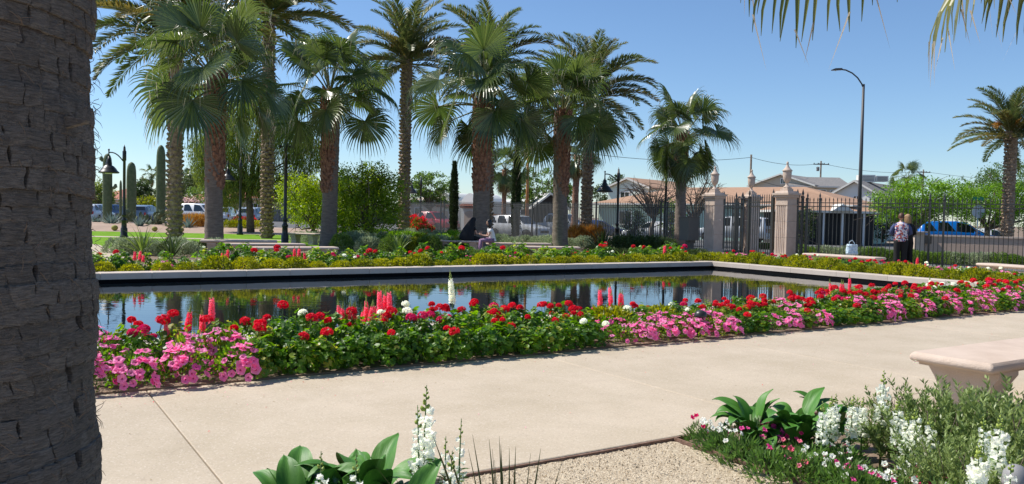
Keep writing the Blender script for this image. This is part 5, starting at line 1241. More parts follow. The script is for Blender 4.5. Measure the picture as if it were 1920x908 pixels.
for i, (px, y, n, h, lab) in enumerate(((209, 54, 34, 1.15, 'big blue gray agave at the foot of the leftmost saguaro'), (262, 52, 24, .9, 'agave in front of the shorter saguaro'), (180, 56, 22, .9, 'agave at the left beside the huge trunk'), (352, 52, 16, 1.0, 'agave right of the leftmost date palm'))): blades('agave', spot(px, y, .1), lab, 'plant', n, h, .13, 'agave', 60 + i, 1.0, .05, 'agaves of the desert garden', .05)
def pads(px, y, label, seed, n=26):
    rg = random.Random(seed); o = empty('prickly_pear', spot(px, y, .1), 0, label, 'cactus', 'prickly pears of the desert garden'); b0 = MB(); b0.lathe([(.02, -.2), (.12, -.12), (.15, 0), (.12, .12), (.02, .2)], 10); m = b0.mesh('pad', M['cactus'])
    for i in range(n): inst('pad', m, o, (rg.gauss(0, .35), rg.gauss(0, .3), rg.uniform(.15, 1.05)), (rg.uniform(-.5, .5), rg.uniform(-.5, .5), rg.uniform(0, 6)), (1, .3, 1))
pads(291, 54, 'prickly pear at the foot of the tallest saguaro', 1, 34); pads(243, 55, 'prickly pear at the foot of the shorter saguaro', 2, 24); pads(318, 53, 'prickly pear beside the leftmost date palm', 3, 18)
def barrel(px, y, r, label):
    o = empty('barrel_cactus', spot(px, y, -.02), 0, label, 'cactus', 'golden barrel cacti'); b = MB(); n = 32; V = []
    for j in range(9):
        t = j / 8 * math.pi * .95 + .08
        for k in range(n): a = 6.283 * k / n; q = r * math.sin(t) * (1 if k % 2 else .9); V.append((q * math.cos(a), q * math.sin(a), r * .9 - r * .9 * math.cos(t)))
    b.add(V, [(j * n + k, j * n + (k + 1) % n, (j + 1) * n + (k + 1) % n, (j + 1) * n + k) for j in range(8) for k in range(n)], 0, True); b.build('body', M['barrel'], o)
barrel(215, 48.5, .19, 'golden barrel cactus under the big agave'); barrel(290, 48.5, .17, 'golden barrel cactus under the tallest saguaro'); barrel(340, 48.3, .16, 'golden barrel cactus right of the leftmost date palm')

# low plants between the far bed and the fence
SH = {k: [small_foliage(500 + i + 10 * j, .42, .5, 1500, .085, .02, k, up=.8) for i in range(2)] for j, k in enumerate(('leaf_grey', 'leaf_dark', 'leaf_gold', 'leaf_tree', 'leaf_lush'))}
SH['red'] = [small_foliage(590, .44, .52, 520, .07, .045, 'bract', up=.6)]; SH['orange_grass'] = [small_foliage(591, .42, .55, 1600, .2, .014, 'orange_grass', up=1.4)]
SHN = {'leaf_grey': 'gray green', 'leaf_dark': 'dark green', 'leaf_gold': 'yellow green', 'leaf_tree': 'mid green', 'leaf_lush': 'fresh green', 'red': 'red flowering', 'orange_grass': 'orange'}
REG2 = {}
def shrub(px, y, kind_, s_=1.0, sz=1.0, label=None, z=-.05):
    o = empty('shrub', spot(px, y, z), rnd.uniform(0, 6), label, 'shrub', 'low shrubs beyond the pool', s_); inst('foliage', rnd.choice(SH[kind_]), o, scale=(1, 1, sz))
    if kind_ == 'red': inst('leaves', SH['leaf_tree'][0], o, scale=(.97, .97, sz * .97))
    if not label: REG2.setdefault(kind_, []).append((px, o))
    return o
for px in range(215, 420, 17): shrub(px + rnd.uniform(-4, 4), 25 + rnd.uniform(-1, 1.5), rnd.choice(('leaf_grey', 'leaf_grey', 'leaf_dark')), rnd.uniform(.8, 1.1), .9)
for px in range(430, 640, 22): shrub(px + rnd.uniform(-4, 4), 21.4 + rnd.uniform(-.5, .5), rnd.choice(('leaf_grey', 'leaf_tree')), .55, .9)
for px in range(560, 650, 12): shrub(px, 36 + rnd.uniform(-2, 2), 'leaf_grey', 1.0, .9)
for px in range(640, 880, 11):
    shrub(px + rnd.uniform(-3, 3), 30 + rnd.uniform(-1.5, 2), rnd.choice(('leaf_grey', 'leaf_grey', 'leaf_tree', 'leaf_gold')), rnd.uniform(.9, 1.2), 1.05)
    if px % 2: shrub(px + rnd.uniform(-3, 3), 35 + rnd.uniform(-1.5, 2), rnd.choice(('leaf_grey', 'leaf_lush')), rnd.uniform(1, 1.3), 1.0)
for px in range(640, 900, 26): shrub(px, 40 + rnd.uniform(-1.5, 2), rnd.choice(('leaf_dark', 'leaf_lush', 'leaf_grey')), 1.2, 1.0)
for px in range(925, 1100, 14): shrub(px + rnd.uniform(-3, 3), 36 + rnd.uniform(-2, 2), 'leaf_grey', rnd.uniform(.9, 1.2), .95)
for px in range(830, 1110, 16): shrub(px + rnd.uniform(-3, 3), 25.5 + rnd.uniform(-.7, .7), rnd.choice(('leaf_dark', 'leaf_grey', 'leaf_tree', 'leaf_lush')), rnd.uniform(.6, .8), .95)
for px in range(1165, 1262, 11): shrub(px + rnd.uniform(-3, 3), 31 + rnd.uniform(-1, 1), 'leaf_dark', rnd.uniform(1.1, 1.3), 1.1)
for px in range(1110, 1330, 17): shrub(px + rnd.uniform(-3, 3), 28 + rnd.uniform(-.6, .6), 'leaf_dark', rnd.uniform(.7, .95), .9)
for px in range(1500, 1925, 15): shrub(px + rnd.uniform(-4, 4), 30.6 - (px - 1500) * .0075, rnd.choice(('leaf_grey', 'leaf_tree', 'leaf_tree')), rnd.uniform(.8, 1.1), 1.0 if px < 1680 else .9)
for px in range(1398, 1460, 9): shrub(px, 40, 'leaf_tree', .8, .8)
for i, px in enumerate((772, 786, 800)): shrub(px, 46 - i, 'red', 1.5, [1.6, 1.5, 1.0][i], ('red flowering bush left part, beside the date palm trunk', 'red flowering bush in front of the red truck', 'low right part of the red flowering bushes, nearest the slender cypress')[i])
for i, px in enumerate((1080, 1098, 1116)): shrub(px, 39.5, 'orange_grass', 1.25, 1.25, ('orange grass clump left of the date palm, beside the broad trunk', 'orange grass clump at the foot of the date palm', 'orange grass clump right of the date palm')[i])
for i, (px, y) in enumerate(((350, 54), (362, 53), (374, 54), (386, 54))): shrub(px, y, 'orange_grass', 1.5, 1.1, ('rust orange shrub nearest the leftmost date palm', 'second rust orange shrub from the leftmost date palm', 'third rust orange shrub from the leftmost date palm', 'rust orange shrub touching the leftmost fan palm')[i])
for i, px in enumerate((430, 446, 462, 478)): shrub(px, 54, 'leaf_gold', 1.5, .9)
for i, px in enumerate((447, 458, 470)): shrub(px, 58, 'red', 1.4, 1.2, ('red flowering shrub right of the leftmost fan palm', 'middle red flowering shrub in front of the car park', 'red flowering shrub nearest the date palm by the weeping tree')[i])
for l in REG2.items():
    l[1].sort(key=lambda q: q[0])
    for i, (k, o) in enumerate(l[1]): o['label'] = 'low %s shrub beyond the pool, %s from the left end' % (SHN[l[0]], ordinal(i + 1))
blades('spiky_plant', spot(268, 24.5), 'yellow green spiky plant at the left, before the lawn', 'plant', 34, 1.05, .04, 'leaf_blade', 70, .9, .5)
blades('spiky_plant', spot(322, 23.5), 'green spiky plant at the foot of the leftmost date palm', 'plant', 34, .9, .04, 'leaf_blade_dark', 71, .9, .5)
blades('spiky_plant', spot(745, 27.5), 'yellow green spiky plant among the gray green shrubs', 'plant', 26, 1.0, .04, 'leaf_blade', 72, .8, .5)
blades('spiky_plant', spot(1130, 31), 'dark strap leaved plant at the right of the orange grass', 'plant', 70, 1.35, .045, 'leaf_blade_dark', 73, .9, .7)
blades('spiky_plant', spot(1165, 24.8), 'broad green blades in front of the dark hedge', 'plant', 16, .55, .06, 'leaf_lush', 74, .9, .7)

# ------------------------------------------------------------------ people
def skin_body(name, verts, edges, radii, mat, parent, sub=2):
    me = bpy.data.meshes.new(name + '_rig'); me.from_pydata([tuple(v) for v in verts], edges, []); ob = bpy.data.objects.new(name + '_rig', me); col.objects.link(ob)
    md = ob.modifiers.new('s', 'SKIN'); ob.modifiers.new('d', 'SUBSURF').levels = sub
    sv = me.skin_vertices[0].data
    for i, r in enumerate(radii): sv[i].radius = r if hasattr(r, '__len__') else (r, r)
    sv[0].use_root = True
    bpy.context.view_layer.update(); dg = bpy.context.evaluated_depsgraph_get(); m2 = bpy.data.meshes.new_from_object(ob.evaluated_get(dg)); m2.name = name
    bpy.data.objects.remove(ob); m2.materials.clear(); m2.materials.append(mat)
    for p in m2.polygons: p.use_smooth = True
    return inst(name, m2, parent)
def loft(name, rings, mat, parent, n=20, cap=True, wob=0.0, seed=0, mi=None):
    """rings: (cx, cy, z, rx, ry)"""
    rg = random.Random(seed); b = MB(); V = []
    for (cx, cy, z, rx, ry) in rings:
        for k in range(n):
            a = 6.283185 * k / n; w_ = 1 + wob * math.sin(a * 5 + z * 9) + rg.uniform(-wob, wob) * .5; V.append((cx + rx * w_ * math.cos(a), cy + ry * w_ * math.sin(a), z))
    F = [(j * n + k, j * n + (k + 1) % n, (j + 1) * n + (k + 1) % n, (j + 1) * n + k) for j in range(len(rings) - 1) for k in range(n)]
    if cap: F += [tuple(range(n))[::-1], tuple((len(rings) - 1) * n + k for k in range(n))]
    b.add(V, F, 0, True); return b.build(name, mat, parent)
def print_cloth():
    m, n, l, p = new_mat('printed_cloth'); p.inputs['Roughness'].default_value = .85
    tc = n.new('ShaderNodeTexCoord'); v = n.new('ShaderNodeTexVoronoi'); v.inputs['Scale'].default_value = 20; v.inputs['Randomness'].default_value = 1
    l.new(tc.outputs['Object'], v.inputs['Vector']); s = n.new('ShaderNodeSeparateColor'); l.new(v.outputs['Color'], s.inputs[0])
    r = n.new('ShaderNodeValToRGB'); r.color_ramp.interpolation = 'CONSTANT'; l.new(s.outputs[0], r.inputs[0]); e = r.color_ramp.elements
    e[0].color = (.75, .72, .74, 1); e[1].position = .42; e[1].color = (.55, .12, .08, 1)
    for ps, c in ((.58, (.05, .05, .16, 1)), (.76, (.7, .42, .38, 1)), (.86, (.2, .22, .45, 1))): k = e.new(ps); k.color = c
    l.new(r.outputs[0], p.inputs['Base Color']); return m
M['printed'] = print_cloth()
HAND = []
def hand(root, d, side, V, Ed, Ra, base):
    """palm and five fingers grown from the wrist vertex"""
    d = Vector(d).normalized(); s = Vector(side).normalized(); r = Vector(root); palm = r + d * .055
    V.append(palm); Ra.append((.03, .016)); Ed.append((base, len(V) - 1)); pi = len(V) - 1; curl = d.cross(s) * .5
    for k, (off, L) in enumerate(((-.03, .06), (-.01, .075), (.01, .07), (.028, .055))):
        a = palm + d * .03 + s * off; b_ = a + (d + curl * .4).normalized() * L * .55; c = b_ + (d * .6 + curl).normalized() * L * .45
        for q, rad in ((a, .009), (b_, .008), (c, .006)): V.append(q); Ra.append(rad); Ed.append((pi if q is a else len(V) - 2, len(V) - 1))
    a = r + d * .03 + s * .03; b_ = a + (d * .6 + s * .8).normalized() * .04; 
    for q, rad in ((a, .011), (b_, .008)): V.append(q); Ra.append(rad); Ed.append((base if q is a else len(V) - 2, len(V) - 1))
def head_parts(o, c, face, r=.1, hair='hair_brown', style='short'):
    f = Vector(face).normalized(); s = Vector((0, 0, 1)).cross(f)
    b = MB(); n = 16
    def P_(u, v, w_): return tuple(Vector(c) + f * u + s * v + Vector((0, 0, w_)))
    V = []
    for j in range(11):      # skull that narrows to the chin
        t = j / 10 * math.pi; z = math.cos(t) * .118; rr = math.sin(t) ** .8 * .078 * (1 if z > -.01 else 1 + z * 3.0)
        for k in range(n): a = 6.283 * k / n; V.append(P_(rr * 1.18 * math.cos(a) + (.012 if z < -.03 else 0), rr * math.sin(a), z))
    b.add(V, [(j * n + k, (j + 1) * n + k, (j + 1) * n + (k + 1) % n, j * n + (k + 1) % n) for j in range(10) for k in range(n)], 0, True)
    b.add([P_(.08, -.014, -.028), P_(.08, .014, -.028), P_(.108, 0, -.024), P_(.088, 0, .014)], [(0, 2, 3), (2, 1, 3), (0, 1, 2)], 0, True)   # nose
    for q in (-1, 1): b.lathe([(.001, -.028), (.014, -.01), (.014, .012), (.001, .026)], 8, c=P_(0, q * .082, -.01))
    for q in (-1, 1): b.lathe([(.001, -.007), (.011, 0), (.001, .007)], 8, 1, c=P_(.084, q * .031, .008))
    b.tube([P_(.086, -.022, -.062), P_(.093, 0, -.06), P_(.086, .022, -.062)], .005, 5, 2); b.build('head', [M['skin'], M['hair_black'], M['lamp_red']], o)
    b = MB(); V = []
    low = {'short': -.055, 'long': -.02}[style]
    for j in range(9):
        t = j / 8 * (1.95 if style == 'short' else 1.7); z = math.cos(t) * .132 + .004; rr = math.sin(t) * .098
        for k in range(n):
            a = 6.283 * k / n; u = rr * 1.15 * math.cos(a) - .012; front = max(0, math.cos(a)); zz = z + (.05 * front * (1 if j > 4 else 0)); w_ = 1 + .05 * math.sin(k * 3 + j * 2)
            V.append(P_(min(u * w_, .07 + .01 * (j < 5)), rr * w_ * math.sin(a), zz))
    b.add(V, [(j * n + k, (j + 1) * n + k, (j + 1) * n + (k + 1) % n, j * n + (k + 1) % n) for j in range(8) for k in range(n)], 0, True)
    if style == 'long':
        rr_ = random.Random(4)
        for i in range(60):
            a = rr_.uniform(1.35, 4.95); r0 = .095; L = rr_.uniform(.24, .36); u, v = r0 * math.cos(a), r0 * math.sin(a)
            b.tube([P_(u * .8, v * .9, .07), P_(u * 1.1, v * 1.05, -.02), P_(u * 1.15, v * 1.1, -.14), P_(u * 1.0, v * 1.0 + rr_.uniform(-.02, .02), -L)], [.014, .018, .017, .005], 5, cap=False)
    b.build('hair', M[hair], o)

def standing(pos, rz, label, k, top_mat, sleeve_mat, trousers, hair, style, wide=1.0, armdir=1):
    o = empty('person', pos, rz, label, 'person', None, k)       # faces +y; about 1.7 m at scale 1
    V = [Vector(p) for p in ((0, 0, .95), (0, -.01, 1.12), (0, -.01, 1.32), (0, 0, 1.42), (0, .015, 1.5), (0, .02, 1.56))]; E_ = [(0, 1), (1, 2), (2, 3), (3, 4), (4, 5)]; Ra = [(.15 * wide, .11), (.13 * wide, .1), (.16 * wide, .1), (.09, .07), (.05, .05), (.05, .05)]
    for s in (-1, 1):
        b0 = len(V)
        for p, r in (((s * .09, 0, .88), .09), ((s * .1, .01, .5), .062), ((s * .1, -.02, .12), .045), ((s * .1, -.01, .04), .042), ((s * .11, .13, .02), .032)): V.append(Vector(p)); Ra.append(r)
        E_ += [(0, b0), (b0, b0 + 1), (b0 + 1, b0 + 2), (b0 + 2, b0 + 3), (b0 + 3, b0 + 4)]
        b0 = len(V); el = (s * .27 * wide, -.02, 1.12); wr = (s * .2, .2, 1.02)
        for p, r in (((s * .18 * wide, 0, 1.37), .06), (el, .042), (wr, .03)): V.append(Vector(p)); Ra.append(r)
        E_ += [(3, b0), (b0, b0 + 1), (b0 + 1, b0 + 2)]; hand(wr, Vector((-s * .35, .9, 0)), (0, 0, 1), V, E_, Ra, len(V) - 1)
    skin_body('body', V, E_, Ra, M['skin'], o, 2)
    head_parts(o, (0, .03, 1.66), (0.25 * armdir, 1, 0), hair=hair, style=style)
    loft('top', [(0, 0, .84, .19 * wide, .15), (0, 0, .92, .2 * wide, .16), (0, -.005, 1.08, .185 * wide, .145), (0, -.01, 1.25, .205 * wide, .145), (0, -.01, 1.37, .215 * wide, .13), (0, -.005, 1.44, .16 * wide, .105), (0, .005, 1.49, .075, .07)], M[top_mat], o, 26, False, .015)
    for s in (-1, 1): b = MB(); b.tube([(s * .17 * wide, -.005, 1.4), (s * .235 * wide, -.01, 1.28), (s * .275 * wide, -.025, 1.12), (s * .24, .09, 1.07), (s * .205, .17, 1.03)], [.06, .068, .058, .052, .04], 12); b.build('sleeve', M[sleeve_mat], o)
    b = MB()
    for s in (-1, 1): b.tube([(s * .07, 0, .95), (s * .095, 0, .78), (s * .105, .005, .5), (s * .108, -.01, .25), (s * .11, -.015, .05)], [.13 * wide, .125, .1, .095, .1], 14)
    b.build('trousers', M[trousers], o)
    for s in (-1, 1): b = MB(); b.box((s * .11, .05, .035), (.09, .25, .07), top=.75); b.build('shoe', M['rubber'], o)
    return o
pp = spot(1687, 26.6, -.02); standing(pp, R(-14), 'older person in a colourful printed jacket and black trousers, at the fence', .985, 'printed', 'navy_cloth', 'black_cloth', 'hair_brown', 'short', 1.12)
pp = spot(1699.5, 27.0, -.02); standing(pp, R(12), 'blonde long haired person in black, half hidden behind the printed jacket', .97, 'black_cloth', 'black_cloth', 'black_cloth', 'hair_blonde', 'long', .95, -1)

def seated(pos, rz, label, k, top_mat, legs_mat, hair, style, lean=.12):
    o = empty('person', pos, rz, label, 'person', None, k)      # origin at seat level, faces +y
    V = [Vector(p) for p in ((0, 0, .1), (0, lean * .3, .28), (0, lean * .7, .48), (0, lean, .57), (0, lean + .02, .65), (0, lean + .03, .7))]; E_ = [(0, 1), (1, 2), (2, 3), (3, 4), (4, 5)]; Ra = [(.15, .11), (.12, .095), (.14, .09), (.08, .065), (.042, .042), (.045, .045)]
    for s in (-1, 1):
        b0 = len(V)
        for p, r in (((s * .09, .06, .09), .08), ((s * .1, .44, .09), .058), ((s * .1, .46, -.3), .042), ((s * .1, .57, -.42), .03)): V.append(Vector(p)); Ra.append(r)
        E_ += [(0, b0), (b0, b0 + 1), (b0 + 1, b0 + 2), (b0 + 2, b0 + 3)]; b0 = len(V); wr = (s * .08, .3 + lean, .3)
        for p, r in (((s * .16, lean, .53), .05), ((s * .23, .08 + lean, .28), .036), (wr, .026)): V.append(Vector(p)); Ra.append(r)
        E_ += [(3, b0), (b0, b0 + 1), (b0 + 1, b0 + 2)]; hand(wr, Vector((-s * .2, .8, .4)), (0, 0, 1), V, E_, Ra, len(V) - 1)
    skin_body('body', V, E_, Ra, M['skin'], o, 2); head_parts(o, (0, lean + .05, .8), (0, 1, -.1), hair=hair, style=style)
    loft('top', [(0, 0, .08, .17, .14), (0, lean * .3, .26, .15, .125), (0, lean * .7, .44, .17, .125), (0, lean, .53, .18, .11), (0, lean, .6, .1, .08)], M[top_mat], o, 22, False, .015)
    for s in (-1, 1): b = MB(); b.tube([(s * .15, lean, .54), (s * .2, .03 + lean, .42)], [.055, .06], 10); b.build('sleeve', M[top_mat], o)
    b = MB()
    for s in (-1, 1): b.tube([(s * .07, -.02, .11), (s * .1, .25, .11), (s * .105, .47, .09), (s * .105, .49, -.15), (s * .105, .48, -.32)], [.12, .1, .075, .07, .06], 12)
    b.build('trousers', M[legs_mat], o); return o
M['lilac_print'] = plain('lilac_print', (.35, .2, .3), .85, (.12, .08, .16), 40, lo=.45, hi=.55)
q = G(924, 455.5, .46); seated(Vector((q.x, q.y, .45)), R(100), 'seated girl with long dark hair in a white top, right of the palm', .86, 'white_petal' if 0 else 'white_paint', 'lilac_print', 'hair_black', 'long')
# the other seated person is turned away, all that shows is a long dark wrap
q = G(876, 451, .46); o2 = seated(Vector((q.x, q.y, .45)), R(-60), 'person wrapped in a long dark veil, seated left of the palm', .9, 'black_cloth', 'black_cloth', 'hair_black', 'long', .22)
wr_ = MB(); 
loft('veil', [(.02, -.06, -.02, .36, .27), (.02, -.06, .1, .37, .29), (.01, -.02, .3, .33, .26), (0, .06, .5, .26, .21), (0, .14, .66, .185, .165), (0, .22, .8, .14, .135), (0, .26, .9, .10, .1), (0, .27, .95, .03, .03)], M['black_cloth'], o2, 26, True, .035, 5)

# ------------------------------------------------------------------ vehicles
def paint(name, c, rough=.3): 
    m, n, l, p = new_mat(name); p.inputs['Base Color'].default_value = rgba(c); p.inputs['Roughness'].default_value = rough; p.inputs['Coat Weight'].default_value = .7; p.inputs['Coat Roughness'].default_value = .06; return m
WHITE, SILVER, BLUE, RED, GREY, NAVY = paint('white_car_paint', (.72, .73, .74)), paint('silver_car_paint', (.42, .45, .48), .3), paint('blue_car_paint', (.0, .16, .62)), paint('red_car_paint', (.62, .03, .06)), paint('slate_car_paint', (.16, .21, .27)), paint('navy_car_paint', (.02, .05, .16))
# stations along the length: (x, belt height, roof height, half width)
CARS = {
 'sedan': (4.6, [(0, .55, .56, .72), (.15, .72, .73, .82), (.9, .85, .86, .88), (1.15, .88, .9, .89), (1.95, .93, 1.38, .9), (2.5, .94, 1.44, .9), (3.2, .94, 1.40, .9), (3.95, .96, 1.0, .88), (4.4, .95, .97, .84), (4.6, .8, .81, .76)], [(1.25, 2.0, 2.3), (2.35, 3.1, 3.7)]),
 'suv': (4.6, [(0, .6, .61, .74), (.12, .82, .83, .84), (.95, .98, 1.0, .9), (1.2, 1.0, 1.04, .91), (1.95, 1.03, 1.6, .92), (2.5, 1.04, 1.68, .92), (3.6, 1.05, 1.66, .92), (4.3, 1.05, 1.55, .9), (4.5, 1.0, 1.15, .87), (4.6, .8, .81, .84)], [(1.3, 2.0, 2.55), (2.6, 3.0, 3.5), (3.58, 3.9, 4.2)]),
 'van': (5.0, [(0, .7, .71, .8), (.12, .95, .96, .9), (1.0, 1.12, 1.14, .95), (1.25, 1.14, 1.2, .96), (1.9, 1.16, 1.82, .97), (2.5, 1.17, 1.9, .97), (4.3, 1.17, 1.9, .97), (4.85, 1.15, 1.8, .95), (4.96, 1.05, 1.2, .93), (5.0, .8, .81, .9)], [(1.35, 1.95, 2.5), (2.6, 3.0, 3.5), (3.6, 4.0, 4.6)]),
 'pickup': (5.6, [(0, .75, .76, .82), (.12, .98, .99, .93), (1.1, 1.1, 1.12, .97), (1.35, 1.12, 1.18, .98), (2.0, 1.15, 1.8, .98), (2.5, 1.16, 1.86, .98), (3.3, 1.16, 1.84, .98), (3.62, 1.16, 1.6, .97), (3.68, 1.14, 1.15, .97), (5.5, 1.14, 1.15, .96), (5.6, .8, .81, .95)], [(1.4, 2.0, 2.5), (2.58, 3.0, 3.4)])}
def vehicle(kind_, loc, rz, mat, label, group='parked vehicles', s_=1.0):
    L, st, wins = CARS[kind_]; o = empty({'suv': 'parked_suv', 'sedan': 'parked_car', 'van': 'parked_van', 'pickup': 'pickup_truck'}[kind_], loc, rz, label, {'suv': 'car', 'sedan': 'car', 'van': 'van', 'pickup': 'truck'}[kind_], group, s_)
    zb_ = .28 if kind_ in ('sedan', 'suv') else .38; b = MB(); V = []; n = 14
    def ztw(x):
        for a, c in zip(st[:-1], st[1:]):
            if a[0] <= x <= c[0]: t = (x - a[0]) / (c[0] - a[0]); return [a[i] + (c[i] - a[i]) * t for i in range(4)]
    xs = sorted(set([q[0] for q in st] + [i * .25 for i in range(int(L / .25))]))
    for x in xs:
        _, be, rf, hw = ztw(x); cab = rf - be; tt = .80 if cab > .1 else .93; cr = min(.05, max(cab * .2, .015))
        ring = [(hw * .9, zb_), (hw, zb_ + .12), (hw * 1.01, (be + zb_) / 2 + .1), (hw, be - .06), (hw * .96, be), (hw * (tt + .03), rf - cr), (hw * (tt - .08), rf)]
        V += [(x - L / 2, y, z) for y, z in ring] + [(x - L / 2, -y, z) for y, z in ring[::-1]]
    F = [(j * n + k, j * n + (k + 1) % n, (j + 1) * n + (k + 1) % n, (j + 1) * n + k) for j in range(len(xs) - 1) for k in range(n)] + [tuple(range(n))[::-1], tuple((len(xs) - 1) * n + k for k in range(n))]
    b.add(V, F, 0, True); body = b.build('body', mat, o)
    tt = .80
    for sy in (-1, 1):
        for (xa, xm, xb) in wins:
            P_ = []
            for x, top in ((xa, 0), (xb - .0, 0), (xb, 1), (max(xm, xa + .05), 1)):
                _, be, rf, hw = ztw(x); f = .9 if top else .1; z = be + (rf - be) * f; y = hw * (.96 + (tt + .03 - .96) * f) + .008
                P_.append((x - L / 2, sy * y, z))
            bb = MB(); bb.add(P_, [(0, 1, 2, 3)] if sy < 0 else [(3, 2, 1, 0)]); bb.add([(p[0], p[1] - sy * .02, p[2]) for p in P_], [(0, 1, 2, 3)]); bb.build('window', M['glass_dark'], o)
    cabx = [q for q in st if q[2] - q[1] > .3]; f0 = [q for q in st if q[0] < cabx[0][0]][-1]; f1 = cabx[0]; r1 = cabx[-1]; r0 = [q for q in st if q[0] > r1[0]][0]
    for (a, c, nm) in ((f0, f1, 'windscreen'), (r0, r1, 'rear_window')):
        dx = -.015 if nm == 'windscreen' else .015; bb = MB(); bb.add([(a[0] + (c[0] - a[0]) * .12 - L / 2 + dx, -a[3] * .8, a[2] + (c[2] - a[2]) * .12 + .014), (a[0] + (c[0] - a[0]) * .12 - L / 2 + dx, a[3] * .8, a[2] + (c[2] - a[2]) * .12 + .014), (a[0] + (c[0] - a[0]) * .93 - L / 2 + dx, c[3] * .72, a[2] + (c[2] - a[2]) * .93 + .012), (a[0] + (c[0] - a[0]) * .93 - L / 2 + dx, -c[3] * .72, a[2] + (c[2] - a[2]) * .93 + .012)], [(0, 1, 2, 3)]); bb.build(nm, M['glass_dark'], o)
    r = .33 if kind_ in ('sedan', 'suv') else .39; hw = st[4][3]
    for x in (L * .19, L * .8):
        for sy in (-1, 1):
            w_ = empty('wheel', (x - L / 2, sy * (hw - .08), r), 0); w_.parent = o; w_.rotation_euler = (math.pi / 2, 0, 0)
            t = MB(); t.lathe([(r * .62, -.1), (r * .96, -.11), (r, -.06), (r, .06), (r * .96, .11), (r * .62, .1)], 24); t.build('tyre', M['rubber'], w_)
            t = MB(); t.lathe([(.05, -.095), (r * .6, -.09), (r * .63, -.1), (r * .63, .1), (r * .6, .09), (.05, .095)], 16); t.build('rim', M['chrome'], w_)
            bb = MB(); bb.prism([(r * 1.2 * math.cos(R(a)) + x - L / 2, r + r * 1.18 * math.sin(R(a))) for a in range(-20, 201, 20)], sy * (hw - .12), sy * (hw + .014)); bb.build('wheel_arch', M['rubber'], o)
    for sy in (-1, 1):
        bb = MB(); bb.box((.1 - L / 2, sy * st[1][3] * .74, st[1][1] - .1), (.16, .3, .14)); bb.build('headlight', M['lamp_clear'], o)
        bb = MB(); bb.box((L / 2 - .04, sy * st[-2][3] * .84, st[-2][1] - .12), (.1, .16, .26)); bb.build('tail_light', M['lamp_red'], o)
        bb = MB(); bb.box((f1[0] - L / 2 - .35, sy * (hw + .09), f1[1] + .03), (.16, .2, .14)); bb.build('mirror', mat, o)
    bb = MB(); bb.box((.02 - L / 2, 0, .56), (.06, st[1][3] * 1.1, .16)); bb.build('grille', M['black_iron'], o)
    bb = MB(); bb.box((-L / 2 + .03, 0, .38), (.14, st[1][3] * 1.9, .16)); bb.build('front_bumper', M['rubber'] if kind_ == 'pickup' else mat, o)
    bb = MB(); bb.box((L / 2 - .02, 0, .44), (.14, st[1][3] * 1.9, .18)); bb.build('rear_bumper', mat, o)
    return o
def vh(kind_, px, y, rz, mat, label, z=-.25, s_=1.0): return vehicle(kind_, spot(px, y, z), R(rz), mat, label, s_=s_)
vh('suv', 972, 56.5, 140, WHITE, 'white parked car between the slender cypress and the palm')
vh('pickup', 1048, 60, 148, SILVER, 'silver pickup truck half hidden behind the palm trunk')
vh('sedan', 1228, 57.5, -30, WHITE, 'white sedan parked before the pale green wall')
vh('van', 1374, 58, -30, WHITE, 'white van seen through the open gate')
vh('pickup', 806, 74, 145, RED, 'bright red pickup truck in front of the tan house')
vh('sedan', 1122, 60, 170, NAVY, 'blue car glimpsed behind the date palm by the orange grass')
vh('suv', 1790, 50, 172, BLUE, 'bright blue truck with a camper shell beyond the pink wall', s_=1.1)
vh('sedan', 1848, 52, 170, WHITE, 'white car nose showing right of the blue truck')
for px, y, k, m_, lab in ((180, 76, 'suv', WHITE, 'white car at the left edge of the car park, beside the trunk'), (213, 82, 'suv', NAVY, 'dark car behind the leftmost saguaro'), (272, 74, 'suv', GREY, 'slate blue car facing the camera between the saguaros'), (294, 82, 'sedan', SILVER, 'silver car behind the tallest saguaro'), (350, 88, 'sedan', RED, 'red car beyond the white van in the car park'),
        (356, 80, 'sedan', WHITE, 'white car nearest the leftmost date palm'), (375, 72, 'van', WHITE, 'white van in front of the red car in the car park'), (393, 80, 'suv', NAVY, 'dark car touching the leftmost fan palm'), (420, 74, 'suv', WHITE, 'white car just right of the leftmost fan palm'), (432, 86, 'sedan', RED, 'small red car right of the leftmost fan palm'), (478, 72, 'suv', SILVER, 'pale blue car beside the date palm by the weeping tree'), (158, 84, 'suv', WHITE, 'white car hidden behind the huge palm trunk')):
    vh(k, px, y, -90 + rnd.uniform(-12, 12) if k != 'van' else 165, m_, lab, -.045)

# ------------------------------------------------------------------ houses
M['green_wall'] = plain('green_wall', (.44, .60, .52), .85, (.48, .64, .56), 1.5); M['mint_wall'] = plain('mint_wall', (.66, .74, .66), .8); M['beige_wall'] = plain('beige_wall', (.52, .46, .36), .9, (.56, .5, .4), 1); M['tan_wall'] = plain('tan_wall', (.55, .44, .36), .9, (.6, .49, .4), 1)
M['brown_roof'] = plain('brown_roof', (.36, .21, .13), .9, (.42, .26, .165), 4, .4, 30); M['gray_roof'] = plain('gray_roof', (.17, .16, .155), .95, (.25, .235, .22), 5, .4, 30); M['tile_roof'] = plain('tile_roof', (.42, .14, .09), .85, (.5, .2, .14), 3, .4, 10); M['white_wall'] = plain('white_wall', (.74, .74, .70), .8); M['shade_wall'] = plain('painted_shade', (.03, .03, .03), .9); M['cream_trim'] = plain('cream_trim', (.72, .70, .64), .7)  # near-black material paints porch and carport shade onto the house walls
